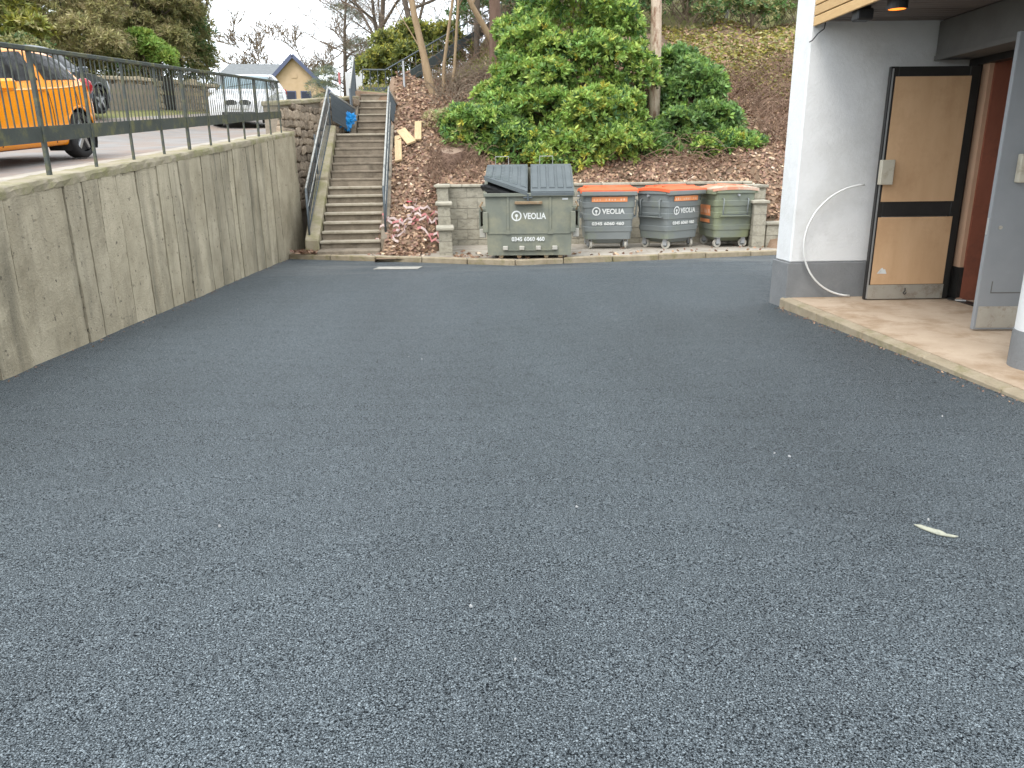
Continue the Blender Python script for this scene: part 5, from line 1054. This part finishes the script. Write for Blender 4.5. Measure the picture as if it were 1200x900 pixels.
for i, (x, y, h, r, bk, lab) in enumerate(WT):
    bare_tree('bare_tree', lab, (x, y, hz_(x, y)), h, r, (random.uniform(-.08, .08), 0), seed=50+i, depth=4, bark=bk, twig='twig' if i % 2 else 'twig_red', first=.15, kids=(4, 6), spread=.65, group='bare trees in the wood')
for i, (x, y, lab) in enumerate(((-4.6, 30.5, 'twiggy bare tree right behind the yellow-topped bush'), (-2.2, 34, 'twiggy bare tree between the yellow-topped bush and the wood'), (-.6, 36, 'twiggy bare tree high above the path railing'), (1.2, 29, 'twiggy bare tree behind the stout reddish trunk'), (-6.8, 42, 'twiggy bare tree beside the pine, against the sky'))):
    bare_tree('bare_tree', lab, (x, y, hz_(x, y)), 6.5, .09, (random.uniform(-.2, .2), -.1), seed=130+i, depth=4, bark='bark_dark', twig='twig', first=.08, kids=(6, 8), spread=.7, group='bare trees in the wood', rmin=.006)
bare_tree('arching_tree', 'bare tree with low arching pale branches over the path railing', (-.1, 23.2, hz_(-.1, 23.2)), 4.2, .10, (-.5, -.1), seed=91, depth=4, bark='bark_tan', twig='twig', first=.1, kids=(5, 7), spread=.75, flat=.1, group='bare trees in the wood')
bare_tree('bare_tree', 'bare drooping tree between the dark evergreen and the house', (-13.2, 33, rzf(-13.2, 33)), 8, .06, (.22, 0), seed=77, depth=4, bark='bark_dark', twig='twig', first=.2, kids=(4, 6), group='bare trees along the road')
for i, (x, y) in enumerate(((-21, 85), (-15.5, 88), (-25, 82))): bare_tree('bare_tree', ('faint bare tree right behind the house gable', 'faint bare tree behind the house, rightmost', 'faint bare tree behind the house roof, leftmost')[i], (x, y, 5.0), 6.5, .2, seed=60+i, depth=4, bark='bark_dark', twig='twig', first=.2, kids=(4, 6), rmin=.03, group='bare trees behind the house')
# pine by the house
pb = (-8.2, 40, 2.9); pt_ = thing('pine_tree', 'grey-green pine standing against the sky between the house and the stairs', 'tree', pb)
mb = MB(); mb.path([(0, 0, -.5), (.1, 0, 2.5), (.25, 0, 5.0), (.5, 0, 7)], [.13, .11, .07, .03], 8); lob = []
for k in range(17):
    z = random.uniform(1.2, 7); s_ = 1.3*(1-.1*z)*random.choice([-1, -1, 1]) if z < 5 else random.uniform(-.4, .8); x = .06*z+s_*random.uniform(.6, 1.2); yy = random.uniform(-.7, .7); lob.append((x, yy, z+.25, random.uniform(.45, .75), .5, random.uniform(.20, .34)))
    mb.path([(.05*z, 0, z-.25), (x*.6, yy*.6, z), (x, yy, z+.15)], [.04, .03, .012], 5, caps=False)
mb.build('trunk', 'bark_dark', pt_, smooth=True); rosettes('crown', lob, 1500, 9, .26, .02, ['pn1', 'pn2', 'ol1'], [.45, .4, .15], pt_, inner=.2, sub=0)
bush('garden_shrub', 'dark low shrub at the foot of the pine by the house', 'bush', [(-9.0, 44, 4.4, .9, .8, .6), (-9.9, 45, 4.0, .8, .8, .5)], 700, 6, .2, .06, ['ol3', 'dk3'], [.5, .5], gz=3.2)
# brambles and dead stalks on the bank
def thicket(name, label, cx, cy, sx, sy, n, h, seed, m_='twig_red', flat=.4):
    rg = random.Random(seed); mb = MB()
    for _ in range(n):
        x, y = cx+rg.uniform(-sx, sx), cy+rg.uniform(-sy, sy); a = rg.uniform(0, 6.28); L_ = h*rg.uniform(.5, 1.3); P = []
        for j in range(6):
            f = j/5; P.append((x+math.cos(a)*L_*flat*f*1.6, y+math.sin(a)*L_*flat*f, hz_(x, y)+L_*(f-.55*f*f*(1+flat))+.03)); 
        mb.path(P, [.009, .008, .007, .006, .005, .003], 3, caps=False)
    o_ = mb.build(name, m_); tag(o_, label, 'brambles', None, 'stuff'); return o_
thicket('dead_stalks', 'dry brown stalks around the stump', -1.2, 17.5, .6, .5, 260, .7, 1, 'twig_red', .3)
thicket('bramble_thicket', 'brown bare brambles on the bank beside the white wall', 7.3, 19.8, 1.5, 1.8, 900, 1.15, 2)
thicket('bramble_thicket', 'tangle of bare brown brambles left of the large rhododendron', -.9, 20.9, 1.0, 1.2, 420, 1.2, 3, 'twig')
thicket('bramble_thicket', 'bare twiggy undergrowth along the top of the bank', 5.5, 28, 5.5, 2.5, 900, 2.2, 4, 'twig')
thicket('bramble_thicket', 'bare fallen twigs under the rhododendron above the bins', 4.1, 17.9, .9, .5, 90, .9, 5, 'twig_red', .9)
thicket('bramble_thicket', 'bare twiggy undergrowth beyond the path railing', .2, 26.5, 2.5, 2.5, 500, 1.9, 6, 'twig_red')
# leaf litter
def litter(name, label, n, xr, yr, mats, probs, L, W, lift=.0, dens=None, cat='leaves', steep=.45):
    x = RNG.uniform(*xr, n); y = RNG.uniform(*yr, n)
    if dens is not None: k = RNG.random(n) < dens(x, y); x, y = x[k], y[k]; n = len(x)
    z = hill(x, y)+.012+lift*RNG.random(n); P = np.stack([x, y, z], 1); a = RNG.uniform(0, 6.28, n)
    s_ = (hill(x, y+.1)-hill(x, y-.1))/.2; D = unit(np.stack([np.cos(a), np.sin(a), np.sin(a)*s_+RNG.uniform(-.1, steep, n)], 1)); V, F = leaves(P, D, L, W, .5)
    o_ = npmesh(name, V, F, mats, RNG.choice(len(mats), n, p=probs)); tag(o_, label, cat, None, 'stuff'); return o_
def ok(x, y): return ((x > -2.62-.084*(y-15.2)+.18) & ((x < -1.5) | (x > 5.3) | (y > 16.85)) & (y > np.where(x < 5, 14.35, 15.4))).astype(float)
LM = ['lf1', 'lf2', 'lf3', 'lf4', 'lf5']; LPB = [.34, .31, .13, .19, .03]
litter('leaf_litter', 'brown dead leaves carpeting the bank', 52000, (-3.1, 10.5), (14.3, 22.5), LM, LPB, .10, .06, .03, ok)
litter('ground_cover', 'yellow-green ground cover on the upper bank', 36000, (4.8, 10.5), (19.6, 26), ['gc1', 'gc2', 'lf1', 'ol2'], [.35, .25, .25, .15], .12, .06, .10, lambda x, y: np.clip((y-19.4)*.45, 0, 1)*(.55+.45*np.sin(1.3*x+1.1*y)))
litter('grass_tufts', 'short yellowish grass on the shelf at the head of the stairs', 9000, (-4.2, .5), (21.9, 27), ['gc2', 'yl3', 'lf3', 'gc1'], [.35, .3, .15, .2], .12, .02, .02, None, 'grass', 1.6)
# loose leaves blown on the pad and steps
n = 900; x = RNG.uniform(-4.2, 5, n); y = np.array([ky(a) for a in x])+.18+np.abs(RNG.standard_normal(n))*.55; k = ((x < -1.5) & (x > -2.75) | (x > -1.05) & (x < -.45) | (RNG.random(n) < .12) & (x > -1)) & (y < 16.4); x, y = x[k], y[k]
P = np.stack([x, y, -GS*y+.095+.01*RNG.random(len(x))], 1); a = RNG.uniform(0, 6.28, len(x)); V, F = leaves(P, unit(np.stack([np.cos(a), np.sin(a), RNG.uniform(0, .3, len(x))], 1)), .085, .05, .5)
tag(npmesh('blown_leaves', V, F, LM, RNG.choice(5, len(x), p=LPB)), 'loose dead leaves blown onto the concrete pad', 'leaves', None, 'stuff')

n = 420; k_ = RNG.random(n); y = np.where(k_ < .55, RNG.uniform(4, 15.2, n), RNG.uniform(4.5, 8.3, n)); off = np.abs(RNG.standard_normal(n))*.05+.01
x = np.where(k_ < .55, wx(y)+.02+off, 3.60-.062*y-.05-off); P = np.stack([x, y, -GS*y+.004+.008*RNG.random(n)], 1); a = RNG.uniform(0, 6.28, n)
V, F = leaves(P, unit(np.stack([np.cos(a), np.sin(a), RNG.uniform(0, .5, n)], 1)), RNG.uniform(.008, .035, n), RNG.uniform(.006, .018, n), .3)
tag(npmesh('edge_grit', V, F, ['lf1', 'lf4', 'lf2', 'lf4'], RNG.choice(4, n)), 'grit and leaf crumbs gathered along the edges of the asphalt', 'grit', None, 'stuff')
n = 260; x = RNG.uniform(-4.28, -3.72, n); y = RNG.uniform(14.75, 15.15, n); P = np.stack([x, y, -GS*y+.09+.05*RNG.random(n)], 1); a = RNG.uniform(0, 6.28, n)
V, F = leaves(P, unit(np.stack([np.cos(a), np.sin(a), RNG.uniform(-.1, .6, n)], 1)), .08, .05, .5)
tag(npmesh('corner_leaves', V, F, LM, RNG.choice(5, n, p=LPB)), 'dead leaves heaped in the corner between retaining wall and stairs', 'leaves', None, 'stuff')
